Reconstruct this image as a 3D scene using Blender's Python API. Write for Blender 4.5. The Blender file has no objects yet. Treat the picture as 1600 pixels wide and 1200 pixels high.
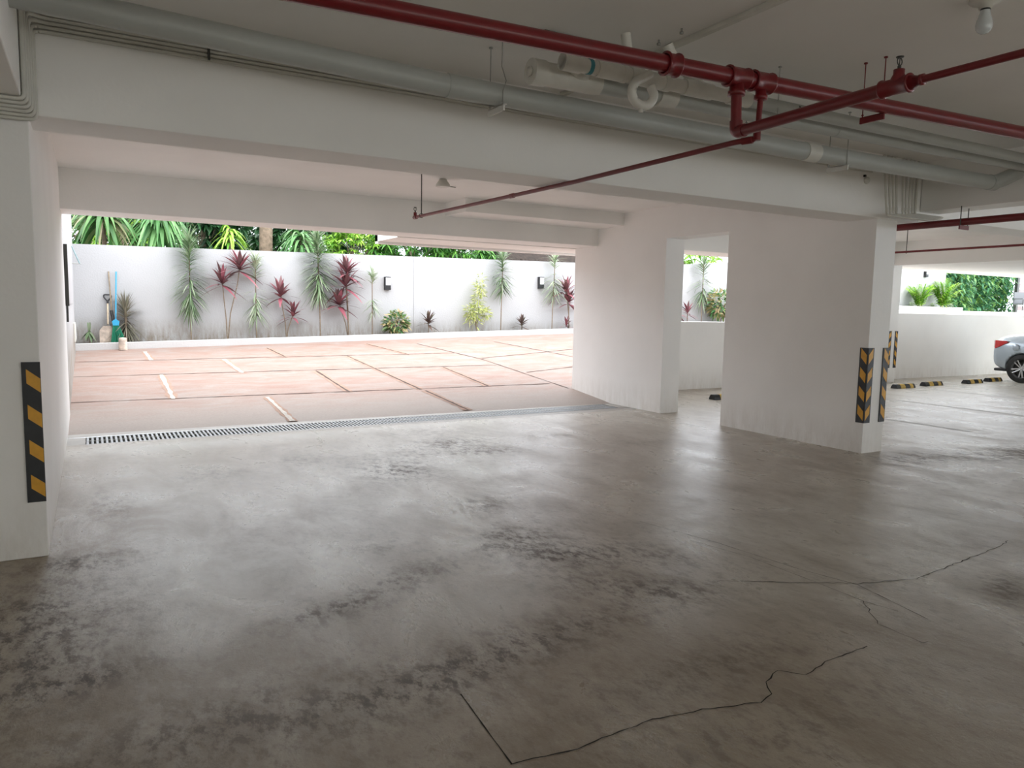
import bpy, bmesh, math, random
import numpy as np
from mathutils import Vector, Matrix
random.seed(7)
S = bpy.context.scene
C = S.collection
PI = math.pi

# ------------------------------------------------------------------ camera, sky, lights, exposure
cam_d = bpy.data.cameras.new('camera'); cam = bpy.data.objects.new('camera', cam_d); C.objects.link(cam)
cam_d.sensor_fit = 'HORIZONTAL'; cam_d.sensor_width = 36.0; cam_d.lens = 36.0 * 1157.6 / 1600.0
r_ = Vector((0.87001306, -0.49267125, 0.01877003)); u_ = Vector((0.03438425, 0.09860965, 0.99453198)); f_ = Vector((0.49182822, 0.86461042, -0.10273181))
cam.matrix_world = Matrix(((r_.x, u_.x, -f_.x, 0), (r_.y, u_.y, -f_.y, 0), (r_.z, u_.z, -f_.z, 1.483), (0, 0, 0, 1)))
cam_d.clip_start = 0.05; cam_d.clip_end = 300
S.camera = cam
S.view_settings.view_transform = 'Standard'; S.view_settings.look = 'None'; S.view_settings.gamma = 1; S.view_settings.use_curve_mapping = False
S.view_settings.exposure = 0.7
S.cycles.max_bounces = 14; S.cycles.diffuse_bounces = 9; S.cycles.glossy_bounces = 5

w = bpy.data.worlds.new('sky'); S.world = w; w.use_nodes = True
nt = w.node_tree; bg = nt.nodes['Background']
tc = nt.nodes.new('ShaderNodeTexCoord'); sx = nt.nodes.new('ShaderNodeSeparateXYZ'); rp = nt.nodes.new('ShaderNodeValToRGB')
nt.links.new(tc.outputs['Generated'], sx.inputs[0]); nt.links.new(sx.outputs['Z'], rp.inputs[0]); nt.links.new(rp.outputs[0], bg.inputs[0])
rp.color_ramp.elements[0].position = 0.0; rp.color_ramp.elements[0].color = (0.80, 0.87, 0.98, 1)
rp.color_ramp.elements[1].position = 0.9; rp.color_ramp.elements[1].color = (1.0, 1.0, 1.0, 1)
bg.inputs[1].default_value = 3.2

def area(name, loc, rot, sx_, sy_, power, col):
    d = bpy.data.lights.new(name, 'AREA'); d.shape = 'RECTANGLE'; d.size = sx_; d.size_y = sy_; d.energy = power; d.color = col
    o = bpy.data.objects.new(name, d); C.objects.link(o); o.location = loc; o.rotation_euler = rot
    return o
# rear: unseen fill lamp added to brighten the bay; right: lamp for open-side daylight
area('fill_rear', (3.0, -8.4, .9), (PI/2+1.0, 0, 0), 20, 2.0, 200, (0.98, 1.0, 0.94))
area('daylight_right', (24.6, 2.0, 1.3), (0, PI/2+.5, 0), 2.0, 12, 190, (0.93, 1.0, 0.97))

# ------------------------------------------------------------------ materials
def new_mat(name):
    m = bpy.data.materials.new(name); m.use_nodes = True
    return m, m.node_tree, m.node_tree.nodes['Principled BSDF']
def simple(name, col, rough=0.6, metal=0.0, var=0.0, scale=8.0, bump=0.0, bscale=60.0, spec=0.5, coat=0.0):
    m, t, b = new_mat(name)
    b.inputs['Base Color'].default_value = (*col, 1); b.inputs['Roughness'].default_value = rough; b.inputs['Metallic'].default_value = metal
    b.inputs['Specular IOR Level'].default_value = spec; b.inputs['Coat Weight'].default_value = coat
    co = t.nodes.new('ShaderNodeNewGeometry')
    if var > 0:
        n = t.nodes.new('ShaderNodeTexNoise'); n.inputs['Scale'].default_value = scale; n.inputs['Detail'].default_value = 6
        r = t.nodes.new('ShaderNodeValToRGB'); t.links.new(co.outputs['Position'], n.inputs['Vector']); t.links.new(n.outputs['Fac'], r.inputs[0])
        r.color_ramp.elements[0].position = .3; r.color_ramp.elements[1].position = .7
        r.color_ramp.elements[0].color = (*[c*(1-var) for c in col], 1); r.color_ramp.elements[1].color = (*[min(1, c*(1+var*.6)) for c in col], 1)
        t.links.new(r.outputs[0], b.inputs['Base Color'])
    if bump > 0:
        n2 = t.nodes.new('ShaderNodeTexNoise'); n2.inputs['Scale'].default_value = bscale; n2.inputs['Detail'].default_value = 4
        bp = t.nodes.new('ShaderNodeBump'); bp.inputs['Strength'].default_value = bump; bp.inputs['Distance'].default_value = 0.01
        t.links.new(co.outputs['Position'], n2.inputs['Vector']); t.links.new(n2.outputs['Fac'], bp.inputs['Height']); t.links.new(bp.outputs[0], b.inputs['Normal'])
    return m
def leafmat(name, cols, rough=0.45, trans=0.25):
    m, t, b = new_mat(name)
    g = t.nodes.new('ShaderNodeNewGeometry'); r = t.nodes.new('ShaderNodeValToRGB')
    t.links.new(g.outputs['Random Per Island'], r.inputs[0]); el = r.color_ramp.elements
    while len(el) < len(cols): el.new(0.5)
    for i, c in enumerate(cols): el[i].position = i/(len(cols)-1); el[i].color = (*c, 1)
    t.links.new(r.outputs[0], b.inputs['Base Color']); b.inputs['Roughness'].default_value = rough
    tr = t.nodes.new('ShaderNodeBsdfTranslucent'); t.links.new(r.outputs[0], tr.inputs[0])
    mx = t.nodes.new('ShaderNodeMixShader'); mx.inputs[0].default_value = trans
    t.links.new(b.outputs[0], mx.inputs[1]); t.links.new(tr.outputs[0], mx.inputs[2]); t.links.new(mx.outputs[0], t.nodes['Material Output'].inputs[0])
    return m

def wall_mat(name, col, dirt=0.0, dirtz=0.7, rough=0.55, bump=0.12, dirtcol=(0.42, 0.36, 0.28)):
    m, t, b = new_mat(name); N = t.nodes; L = t.links
    g = N.new('ShaderNodeNewGeometry'); n = N.new('ShaderNodeTexNoise'); n.inputs['Scale'].default_value = 1.3; n.inputs['Detail'].default_value = 8
    L.new(g.outputs['Position'], n.inputs['Vector'])
    r = N.new('ShaderNodeValToRGB'); L.new(n.outputs['Fac'], r.inputs[0]); r.color_ramp.elements[0].position = .35; r.color_ramp.elements[1].position = .65
    r.color_ramp.elements[0].color = (*[c*.955 for c in col], 1); r.color_ramp.elements[1].color = (*col, 1)
    out = r.outputs[0]
    if dirt > 0:
        s = N.new('ShaderNodeSeparateXYZ'); L.new(g.outputs['Position'], s.inputs[0])
        mp = N.new('ShaderNodeMapping'); mp.inputs['Scale'].default_value = (5, 5, 1.2); L.new(g.outputs['Position'], mp.inputs[0])
        n3 = N.new('ShaderNodeTexNoise'); n3.inputs['Scale'].default_value = 2; n3.inputs['Detail'].default_value = 9; n3.inputs['Roughness'].default_value = .7; L.new(mp.outputs[0], n3.inputs['Vector'])
        mr = N.new('ShaderNodeMapRange'); mr.inputs[1].default_value = dirtz + .45; mr.inputs[2].default_value = dirtz; mr.inputs[3].default_value = 0; mr.inputs[4].default_value = 1
        L.new(s.outputs['Z'], mr.inputs[0])
        ml = N.new('ShaderNodeMath'); ml.operation = 'MULTIPLY'; L.new(mr.outputs[0], ml.inputs[0])
        r3 = N.new('ShaderNodeMapRange'); r3.inputs[1].default_value = .35; r3.inputs[2].default_value = .75; L.new(n3.outputs['Fac'], r3.inputs[0]); L.new(r3.outputs[0], ml.inputs[1])
        m2 = N.new('ShaderNodeMath'); m2.operation = 'MULTIPLY'; m2.inputs[1].default_value = dirt; m2.use_clamp = True; L.new(ml.outputs[0], m2.inputs[0])
        mx = N.new('ShaderNodeMixRGB'); L.new(m2.outputs[0], mx.inputs[0]); L.new(out, mx.inputs[1]); mx.inputs[2].default_value = (*dirtcol, 1); out = mx.outputs[0]
    L.new(out, b.inputs['Base Color']); b.inputs['Roughness'].default_value = rough; b.inputs['Specular IOR Level'].default_value = .3
    n2 = N.new('ShaderNodeTexNoise'); n2.inputs['Scale'].default_value = 35; n2.inputs['Detail'].default_value = 5; L.new(g.outputs['Position'], n2.inputs['Vector'])
    bp = N.new('ShaderNodeBump'); bp.inputs['Strength'].default_value = bump; bp.inputs['Distance'].default_value = .01
    L.new(n2.outputs['Fac'], bp.inputs['Height']); L.new(bp.outputs[0], b.inputs['Normal'])
    return m

M = {}
M['wall'] = wall_mat('white_wall_paint', (0.89, 0.88, 0.865), dirt=.5, dirtz=-.05)
M['ceil'] = wall_mat('ceiling_paint', (0.89, 0.88, 0.86))
M['outwall'] = wall_mat('outdoor_wall_paint', (0.45, 0.452, 0.46), dirt=1.5, dirtz=.72, bump=.5, rough=.8, dirtcol=(.24, .20, .15))
M['kerb'] = wall_mat('kerb_paint', (0.56, 0.56, 0.56), bump=.4, rough=.8)
M['terrace'] = simple('terrace_paving', (0.72, 0.68, 0.60), .8, var=.1)
M['soil'] = simple('planter_soil', (0.10, 0.075, 0.05), .95, var=.5, scale=20, bump=.6)
M['greypipe'] = simple('grey_pipe_paint', (0.44, 0.46, 0.44), .38, var=.06, scale=3)
M['whitepvc'] = simple('white_plastic', (0.66, 0.65, 0.60), .4, var=.08, scale=12)
M['whitecable'] = simple('conduit_plastic', (0.62, 0.61, 0.56), .45, var=.06)
M['teal'] = simple('teal_glue', (0.05, 0.25, 0.30), .5)
M['red'] = simple('red_pipe_paint', (0.17, 0.010, 0.014), .35, var=.12, scale=6, coat=.1)
M['darkmetal'] = simple('dark_metal', (0.08, 0.08, 0.075), .45, .7)
M['steel'] = simple('galvanised_steel', (0.42, 0.42, 0.40), .45, .6, var=.15, scale=30)
M['bracket'] = simple('white_bracket', (0.70, 0.69, 0.66), .5)
M['rubber'] = simple('black_rubber', (0.022, 0.024, 0.028), .5, var=.3, scale=14)
M['yellow'] = simple('reflective_yellow', (0.72, 0.36, 0.03), .45, var=.12, scale=20)
M['yellow2'] = simple('faded_yellow', (0.62, 0.42, 0.10), .6, var=.3, scale=20)
M['glassbulb'] = simple('frosted_glass', (0.62, 0.66, 0.68), .18, coat=.5)
M['blackpl'] = simple('black_plastic', (0.02, 0.02, 0.022), .4)
M['diff'] = simple('opal_diffuser', (0.80, 0.82, 0.84), .3)
M['stem'] = simple('plant_stem', (0.22, 0.17, 0.12), .8, var=.3, scale=30)
M['bark'] = simple('tree_bark', (0.23, 0.17, 0.12), .95, var=.4, scale=12, bump=.8, bscale=20)
M['white_line'] = simple('worn_line_paint', (0.62, 0.62, 0.60), .6, var=.25, scale=10)
M['joint'] = simple('dark_joint', (0.09, 0.06, 0.05), .9, var=.4, scale=15)
M['jointw'] = simple('pale_joint', (0.55, 0.52, 0.48), .9, var=.25, scale=25)
M['jointo'] = simple('ochre_joint_edge', (0.36, 0.235, 0.18), .85, var=.2, scale=12)
M['crack'] = simple('crack_dark', (0.03, 0.026, 0.022), .95)
M['blue'] = simple('blue_plastic', (0.03, 0.32, 0.55), .4)
M['green'] = simple('green_bristle', (0.01, 0.22, 0.12), .6, var=.3, scale=80)
M['wood'] = simple('weathered_wood', (0.30, 0.24, 0.17), .8, var=.3, scale=20)
M['tan'] = simple('pale_wood', (0.62, 0.50, 0.36), .7, var=.2, scale=20)
M['rust'] = simple('rusty_white', (0.60, 0.50, 0.42), .8, var=.45, scale=9)
M['carpaint'] = simple('silver_blue_paint', (0.47, 0.55, 0.63), .25, .35, coat=1.0)
M['carglass'] = simple('car_glass', (0.02, 0.025, 0.03), .05)
M['tail'] = simple('red_tail_lamp', (0.55, 0.01, 0.015), .15, coat=1)
M['tyre'] = simple('tyre_rubber', (0.02, 0.02, 0.02), .75)
M['alloy'] = simple('alloy_wheel', (0.62, 0.63, 0.65), .3, .8)
M['fence'] = simple('grey_brown_slat', (0.26, 0.21, 0.21), .6, var=.15)
M['darkthatch'] = simple('dark_thatch', (0.035, 0.024, 0.018), .95, var=.5, scale=12, bump=.8)
M['rooftile'] = simple('terracotta', (0.62, 0.30, 0.22), .8, var=.2)
M['panel'] = simple('grey_panel', (0.45, 0.44, 0.45), .5, var=.1)
M['chair'] = simple('grey_weave', (0.16, 0.17, 0.18), .6)
M['tabletop'] = simple('pale_glass_top', (0.70, 0.72, 0.72), .2)
M['L_dra'] = leafmat('dracaena_leaf', [(0.07, .13, .06), (.20, .30, .15), (.34, .40, .28)])
M['L_pale'] = leafmat('pale_dracaena_leaf', [(0.20, .28, .16), (.38, .46, .32), (.45, .50, .36)])
M['L_mar'] = leafmat('spiky_leaf', [(0.16, .14, .12), (.22, .22, .15), (.30, .26, .20)])
M['L_red'] = leafmat('cordyline_leaf', [(0.09, .05, .05), (.20, .07, .085), (.28, .075, .10), (.18, .12, .115)], trans=.1)
M['L_dark'] = leafmat('dark_cordyline_leaf', [(0.06, .04, .035), (.14, .08, .07), (.09, .09, .05)])
M['L_croton'] = leafmat('croton_leaf', [(0.05, .16, .05), (.09, .22, .08), (.18, .30, .12), (.50, .43, .20), (.52, .38, .24)])
M['L_lime'] = leafmat('lime_leaf', [(0.28, .36, .10), (.50, .55, .18), (.62, .62, .30)])
M['L_mango'] = leafmat('mango_leaf', [(0.04, .13, .03), (.09, .28, .05), (.20, .45, .08)])
M['L_deep'] = leafmat('deep_green_leaf', [(0.008, .035, .012), (.02, .08, .025), (.05, .15, .05)])
M['L_bright'] = leafmat('bright_leaf', [(0.12, .34, .03), (.30, .55, .06), (.45, .65, .12)])
M['L_strap'] = leafmat('strap_leaf', [(0.03, .12, .03), (.08, .25, .06), (.22, .40, .16)])
M['L_dry'] = leafmat('mixed_strap_leaf', [(0.03, .10, .03), (.07, .20, .05), (.12, .26, .07), (.34, .27, .18)])

def floor_mat():
    m, t, b = new_mat('stained_concrete'); N = t.nodes; L = t.links
    g = N.new('ShaderNodeNewGeometry'); pos = g.outputs['Position']
    def noise(sc, det=6, rough=.6, sc3=(1, 1, 1), dist=0, rot=0):
        mp = N.new('ShaderNodeMapping'); mp.inputs['Scale'].default_value = sc3; mp.inputs['Rotation'].default_value = (0, 0, rot); L.new(pos, mp.inputs[0])
        n = N.new('ShaderNodeTexNoise'); n.inputs['Scale'].default_value = sc; n.inputs['Detail'].default_value = det; n.inputs['Roughness'].default_value = rough; n.inputs['Distortion'].default_value = dist
        L.new(mp.outputs[0], n.inputs['Vector']); return n.outputs['Fac']
    def mr(x, a, b_, c=0, d=1):
        r = N.new('ShaderNodeMapRange'); r.inputs[1].default_value = a; r.inputs[2].default_value = b_; r.inputs[3].default_value = c; r.inputs[4].default_value = d; L.new(x, r.inputs[0]); return r.outputs[0]
    def mix(f, a, b_, mode='MIX'):
        x = N.new('ShaderNodeMixRGB'); x.blend_type = mode
        for i, v in enumerate((f, a, b_)):
            if isinstance(v, tuple): x.inputs[i].default_value = (*v, 1)
            elif isinstance(v, (int, float)): x.inputs[i].default_value = v
            else: L.new(v, x.inputs[i])
        return x.outputs[0]
    def math_(op, a, b_):
        x = N.new('ShaderNodeMath'); x.operation = op; x.use_clamp = True
        for i, v in enumerate((a, b_)):
            if isinstance(v, (int, float)): x.inputs[i].default_value = v
            else: L.new(v, x.inputs[i])
        return x.outputs[0]
    at = N.new('ShaderNodeAttribute'); at.attribute_name = 'wear'; sp = N.new('ShaderNodeSeparateColor'); L.new(at.outputs['Color'], sp.inputs[0])
    dark, brown, pale = sp.outputs[0], sp.outputs[1], sp.outputs[2]
    n1 = noise(.55, 7, .6, dist=.6); n2 = noise(2.2, 9, .68, (1, .55, 1), .5, .5); n3 = noise(14, 9, .75, (1, .6, 1), 0, .5); n4 = noise(60, 4, .7)
    c = mix(mr(n1, .35, .65), (0.39, .34, .275), (0.55, .51, .445))
    c = mix(mr(n2, .42, .66, 0, .9), c, (0.31, .265, .215))
    n5 = noise(34, 8, .8, (1, .45, 1), 0, .5)
    c = mix(mr(n5, .53, .64, 0, .42), c, (0.24, .19, .15))
    c = mix(mr(n5, .46, .34, 0, .35), c, (0.62, .58, .52))
    c = mix(mr(n3, .52, .62, 0, .6), c, (0.22, .18, .15))
    c = mix(math_('MULTIPLY', brown, mr(n2, .3, .58, .35, 1)), c, (0.27, .20, .125))
    c = mix(math_('MULTIPLY', pale, mr(n2, .7, .35, .3, 1)), c, (0.62, .62, .58))
    dk = math_('MULTIPLY', dark, math_('ADD', mr(n3, .47, .58, 0, .8), math_('ADD', mr(n2, .42, .7, 0, .4), mr(n5, .5, .6, 0, .4))))
    c = mix(dk, c, (0.10, .075, .062))
    spk = mr(n4, .70, .76, 0, .5); c = mix(spk, c, (0.06, .05, .045))
    L.new(c, b.inputs['Base Color'])
    rr = mr(n2, .3, .7, .21, .42); rr2 = math_('ADD', rr, math_('MULTIPLY', dk, .25)); L.new(rr2, b.inputs['Roughness'])
    b.inputs['Specular IOR Level'].default_value = .55
    bp = N.new('ShaderNodeBump'); bp.inputs['Strength'].default_value = .28; bp.inputs['Distance'].default_value = .012
    hb = math_('ADD', math_('MULTIPLY', n5, .6), math_('MULTIPLY', n4, .3)); L.new(hb, bp.inputs['Height']); L.new(bp.outputs[0], b.inputs['Normal'])
    return m
M['floor'] = floor_mat()

def ramp_mat():
    m, t, b = new_mat('pink_stamped_concrete'); N = t.nodes; L = t.links
    g = N.new('ShaderNodeNewGeometry'); pos = g.outputs['Position']
    mp = N.new('ShaderNodeMapping'); mp.inputs['Scale'].default_value = (1, 2.5, 1); L.new(pos, mp.inputs[0])
    n = N.new('ShaderNodeTexNoise'); n.inputs['Scale'].default_value = 1.6; n.inputs['Detail'].default_value = 9; n.inputs['Roughness'].default_value = .65; n.inputs['Distortion'].default_value = .8; L.new(mp.outputs[0], n.inputs['Vector'])
    r = N.new('ShaderNodeValToRGB'); L.new(n.outputs['Fac'], r.inputs[0]); e = r.color_ramp.elements
    e[0].position = .32; e[0].color = (.34, .205, .165, 1); e[1].position = .66; e[1].color = (.375, .31, .28, 1); q = e.new(.5); q.color = (.36, .26, .22, 1)
    sp = N.new('ShaderNodeSeparateXYZ'); L.new(pos, sp.inputs[0])
    # the strip nearest the drain is greyer bare concrete
    mr = N.new('ShaderNodeMapRange'); mr.inputs[1].default_value = 11.0; mr.inputs[2].default_value = 9.6; L.new(sp.outputs['Y'], mr.inputs[0])
    mx = N.new('ShaderNodeMixRGB'); L.new(mr.outputs[0], mx.inputs[0]); L.new(r.outputs[0], mx.inputs[1]); mx.inputs[2].default_value = (.42, .36, .325, 1)
    n2 = N.new('ShaderNodeTexNoise'); n2.inputs['Scale'].default_value = 30; n2.inputs['Detail'].default_value = 6; L.new(mp.outputs[0], n2.inputs['Vector'])
    m3 = N.new('ShaderNodeMixRGB'); m3.blend_type = 'MULTIPLY'; m3.inputs[0].default_value = .35; L.new(mx.outputs[0], m3.inputs[1]); L.new(n2.outputs['Fac'], m3.inputs[2])
    L.new(m3.outputs[0], b.inputs['Base Color']); b.inputs['Roughness'].default_value = .7
    bp = N.new('ShaderNodeBump'); bp.inputs['Strength'].default_value = .35; bp.inputs['Distance'].default_value = .01; L.new(n2.outputs['Fac'], bp.inputs['Height']); L.new(bp.outputs[0], b.inputs['Normal'])
    return m
M['ramp'] = ramp_mat()

# ------------------------------------------------------------------ mesh helpers
class MB:
    def __init__(s): s.v = []; s.f = []; s.mi = []; s.sm = []; s.ymax = None; s.ymin = None; s.zmin = None
    def add(s, vs, fs, mi=0, smooth=False):
        o = len(s.v); s.v += [tuple(v) for v in vs]
        for f in fs: s.f.append([i+o for i in f]); s.mi.append(mi); s.sm.append(smooth)
        return s
    def box(s, x0, x1, y0, y1, z0, z1, mi=0):
        v = [(x, y, z) for z in (z0, z1) for y in (y0, y1) for x in (x0, x1)]
        return s.add(v, [(0, 2, 3, 1), (4, 5, 7, 6), (0, 1, 5, 4), (2, 6, 7, 3), (0, 4, 6, 2), (1, 3, 7, 5)], mi)
    def prism(s, poly, h, mi=0, axis='z', base=0.0):
        n = len(poly)
        def P(a, b, c): return {'z': (a, b, c), 'y': (a, c, b), 'x': (c, a, b)}[axis]
        v = [P(a, b, base) for a, b in poly] + [P(a, b, base+h) for a, b in poly]
        return s.add(v, [tuple(range(n))[::-1], tuple(range(n, 2*n))] + [(i, (i+1) % n, n+(i+1) % n, n+i) for i in range(n)], mi)
    def tube(s, pts, r, n=12, mi=0, cap=True):
        pts = [Vector(p) for p in pts]; rs = r if isinstance(r, (list, tuple)) else [r]*len(pts)
        T = []
        for i in range(len(pts)):
            a = pts[max(i-1, 0)]; b = pts[min(i+1, len(pts)-1)]; T.append((b-a).normalized())
        up = Vector((0, 0, 1)) if abs(T[0].z) < .9 else Vector((1, 0, 0))
        nx = T[0].cross(up).normalized(); vs = []
        for i, p in enumerate(pts):
            nx = (nx - T[i]*nx.dot(T[i])).normalized(); ny = T[i].cross(nx)
            vs += [p + (nx*math.cos(2*PI*k/n) + ny*math.sin(2*PI*k/n))*rs[i] for k in range(n)]
        fs = [(i*n+k, i*n+(k+1) % n, (i+1)*n+(k+1) % n, (i+1)*n+k) for i in range(len(pts)-1) for k in range(n)]
        s.add(vs, fs, mi, True)
        if cap:
            o = len(s.v); s.v += [tuple(v) for v in vs[:n]] + [tuple(v) for v in vs[-n:]]
            s.f.append([o+i for i in range(n)]); s.f.append([o+n+i for i in range(n)][::-1]); s.mi += [mi, mi]; s.sm += [False, False]
        return s
    def lathe(s, prof, c=(0, 0, 0), axis=(0, 0, 1), n=20, mi=0):
        # prof: (radius, distance along axis)
        a = Vector(axis).normalized(); up = Vector((0, 0, 1)) if abs(a.z) < .9 else Vector((1, 0, 0)); x = a.cross(up).normalized(); y = a.cross(x); c = Vector(c)
        vs = [c + a*h + (x*math.cos(2*PI*k/n)+y*math.sin(2*PI*k/n))*max(r, 1e-5) for r, h in prof for k in range(n)]
        fs = [(i*n+k, i*n+(k+1) % n, (i+1)*n+(k+1) % n, (i+1)*n+k) for i in range(len(prof)-1) for k in range(n)]
        return s.add(vs, fs, mi, True)
    def leaf(s, p, d, Ln, W, droop=.5, seg=3, mi=0, fold=.0, roll=0.0):
        p = Vector(p); d = Vector(d).normalized(); side = d.cross(Vector((0, 0, 1)))
        if side.length < .1: side = Vector((math.cos(roll), math.sin(roll), 0))
        side.normalize(); side = (Matrix.Rotation(roll, 3, d) @ side)
        vs = []
        for i in range(seg+1):
            t = i/seg; q = p + d*Ln*t + Vector((0, 0, -droop*Ln*t*t)); wd = W*.5*math.sin(PI*(.12+.88*t)**.75) if seg > 1 else W*.5
            if i == seg: wd = W*.04
            vs += [q - side*wd, q + side*wd]
        return s.add(vs, [(2*i, 2*i+1, 2*i+3, 2*i+2) for i in range(seg)], mi, True)
    def build(s, name, mats, parent=None, bevel=0.0, loc=None):
        if s.ymax is not None: s.v = [(a, min(b_, s.ymax-random.random()*.02), c) for a, b_, c in s.v]
        if s.ymin is not None: s.v = [(a, max(b_, s.ymin+random.random()*.02), c) for a, b_, c in s.v]
        me = bpy.data.meshes.new(name); off = Vector(loc) if loc else Vector((0, 0, 0))
        me.from_pydata([tuple(Vector(v)-off) for v in s.v], [], s.f)
        if not isinstance(mats, (list, tuple)): mats = [mats]
        for m in mats: me.materials.append(m)
        me.polygons.foreach_set('material_index', s.mi); me.polygons.foreach_set('use_smooth', s.sm)
        bm = bmesh.new(); bm.from_mesh(me)
        if len(bm.faces) < 20000 and not getattr(s, 'raw', False): bmesh.ops.recalc_face_normals(bm, faces=bm.faces)
        bm.to_mesh(me); bm.free(); me.update()
        o = bpy.data.objects.new(name, me); C.objects.link(o); o.location = off
        if parent is not None: o.parent = parent; o.location = off if loc else (0, 0, 0)
        if bevel > 0:
            b = o.modifiers.new('bevel', 'BEVEL'); b.width = bevel; b.segments = 2; b.limit_method = 'ANGLE'
        return o
def tag(o, label, cat, group=None, kind=None):
    o['label'] = label; o['category'] = cat
    if group: o['group'] = group
    if kind: o['kind'] = kind
    return o
def thing(name, loc, label, cat, group=None, rz=0.0):
    o = bpy.data.objects.new(name, None); C.objects.link(o); o.location = loc; o.rotation_euler = (0, 0, rz); o.empty_display_size = .1
    return tag(o, label, cat, group)
def struct(name, mb, mats, label, cat, bevel=0.0):
    o = mb.build(name, mats, None, bevel); o['kind'] = 'structure'; o['label'] = label; o['category'] = cat; return o
def arc(c, r, a0, a1, n, ax, ay):
    c = Vector(c); ax = Vector(ax); ay = Vector(ay)
    return [c + ax*r*math.cos(a0+(a1-a0)*i/n) + ay*r*math.sin(a0+(a1-a0)*i/n) for i in range(n+1)]
def rounded(pts, r, n=5):
    pts = [Vector(p) for p in pts]; out = [pts[0]]
    for i in range(1, len(pts)-1):
        a = (pts[i-1]-pts[i]); b = (pts[i+1]-pts[i]); ra = min(r, a.length*.5, b.length*.5)
        p0 = pts[i]+a.normalized()*ra; p2 = pts[i]+b.normalized()*ra
        for k in range(n+1):
            t = k/n; out.append(p0*(1-t)**2 + pts[i]*2*t*(1-t) + p2*t*t)
    out.append(pts[-1]); return out

# ------------------------------------------------------------------ shell
XL, XR, XR2, YA, YB, YB2 = -.257, 7.123, 7.459, 4.939, 4.889, 5.318
ZC1, ZC2, ZC3 = 3.10, 2.94, 3.02
def rz_(x, y): return max(0, (y-9.3)/6.8)*(.53+.028*(x+.25))

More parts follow.
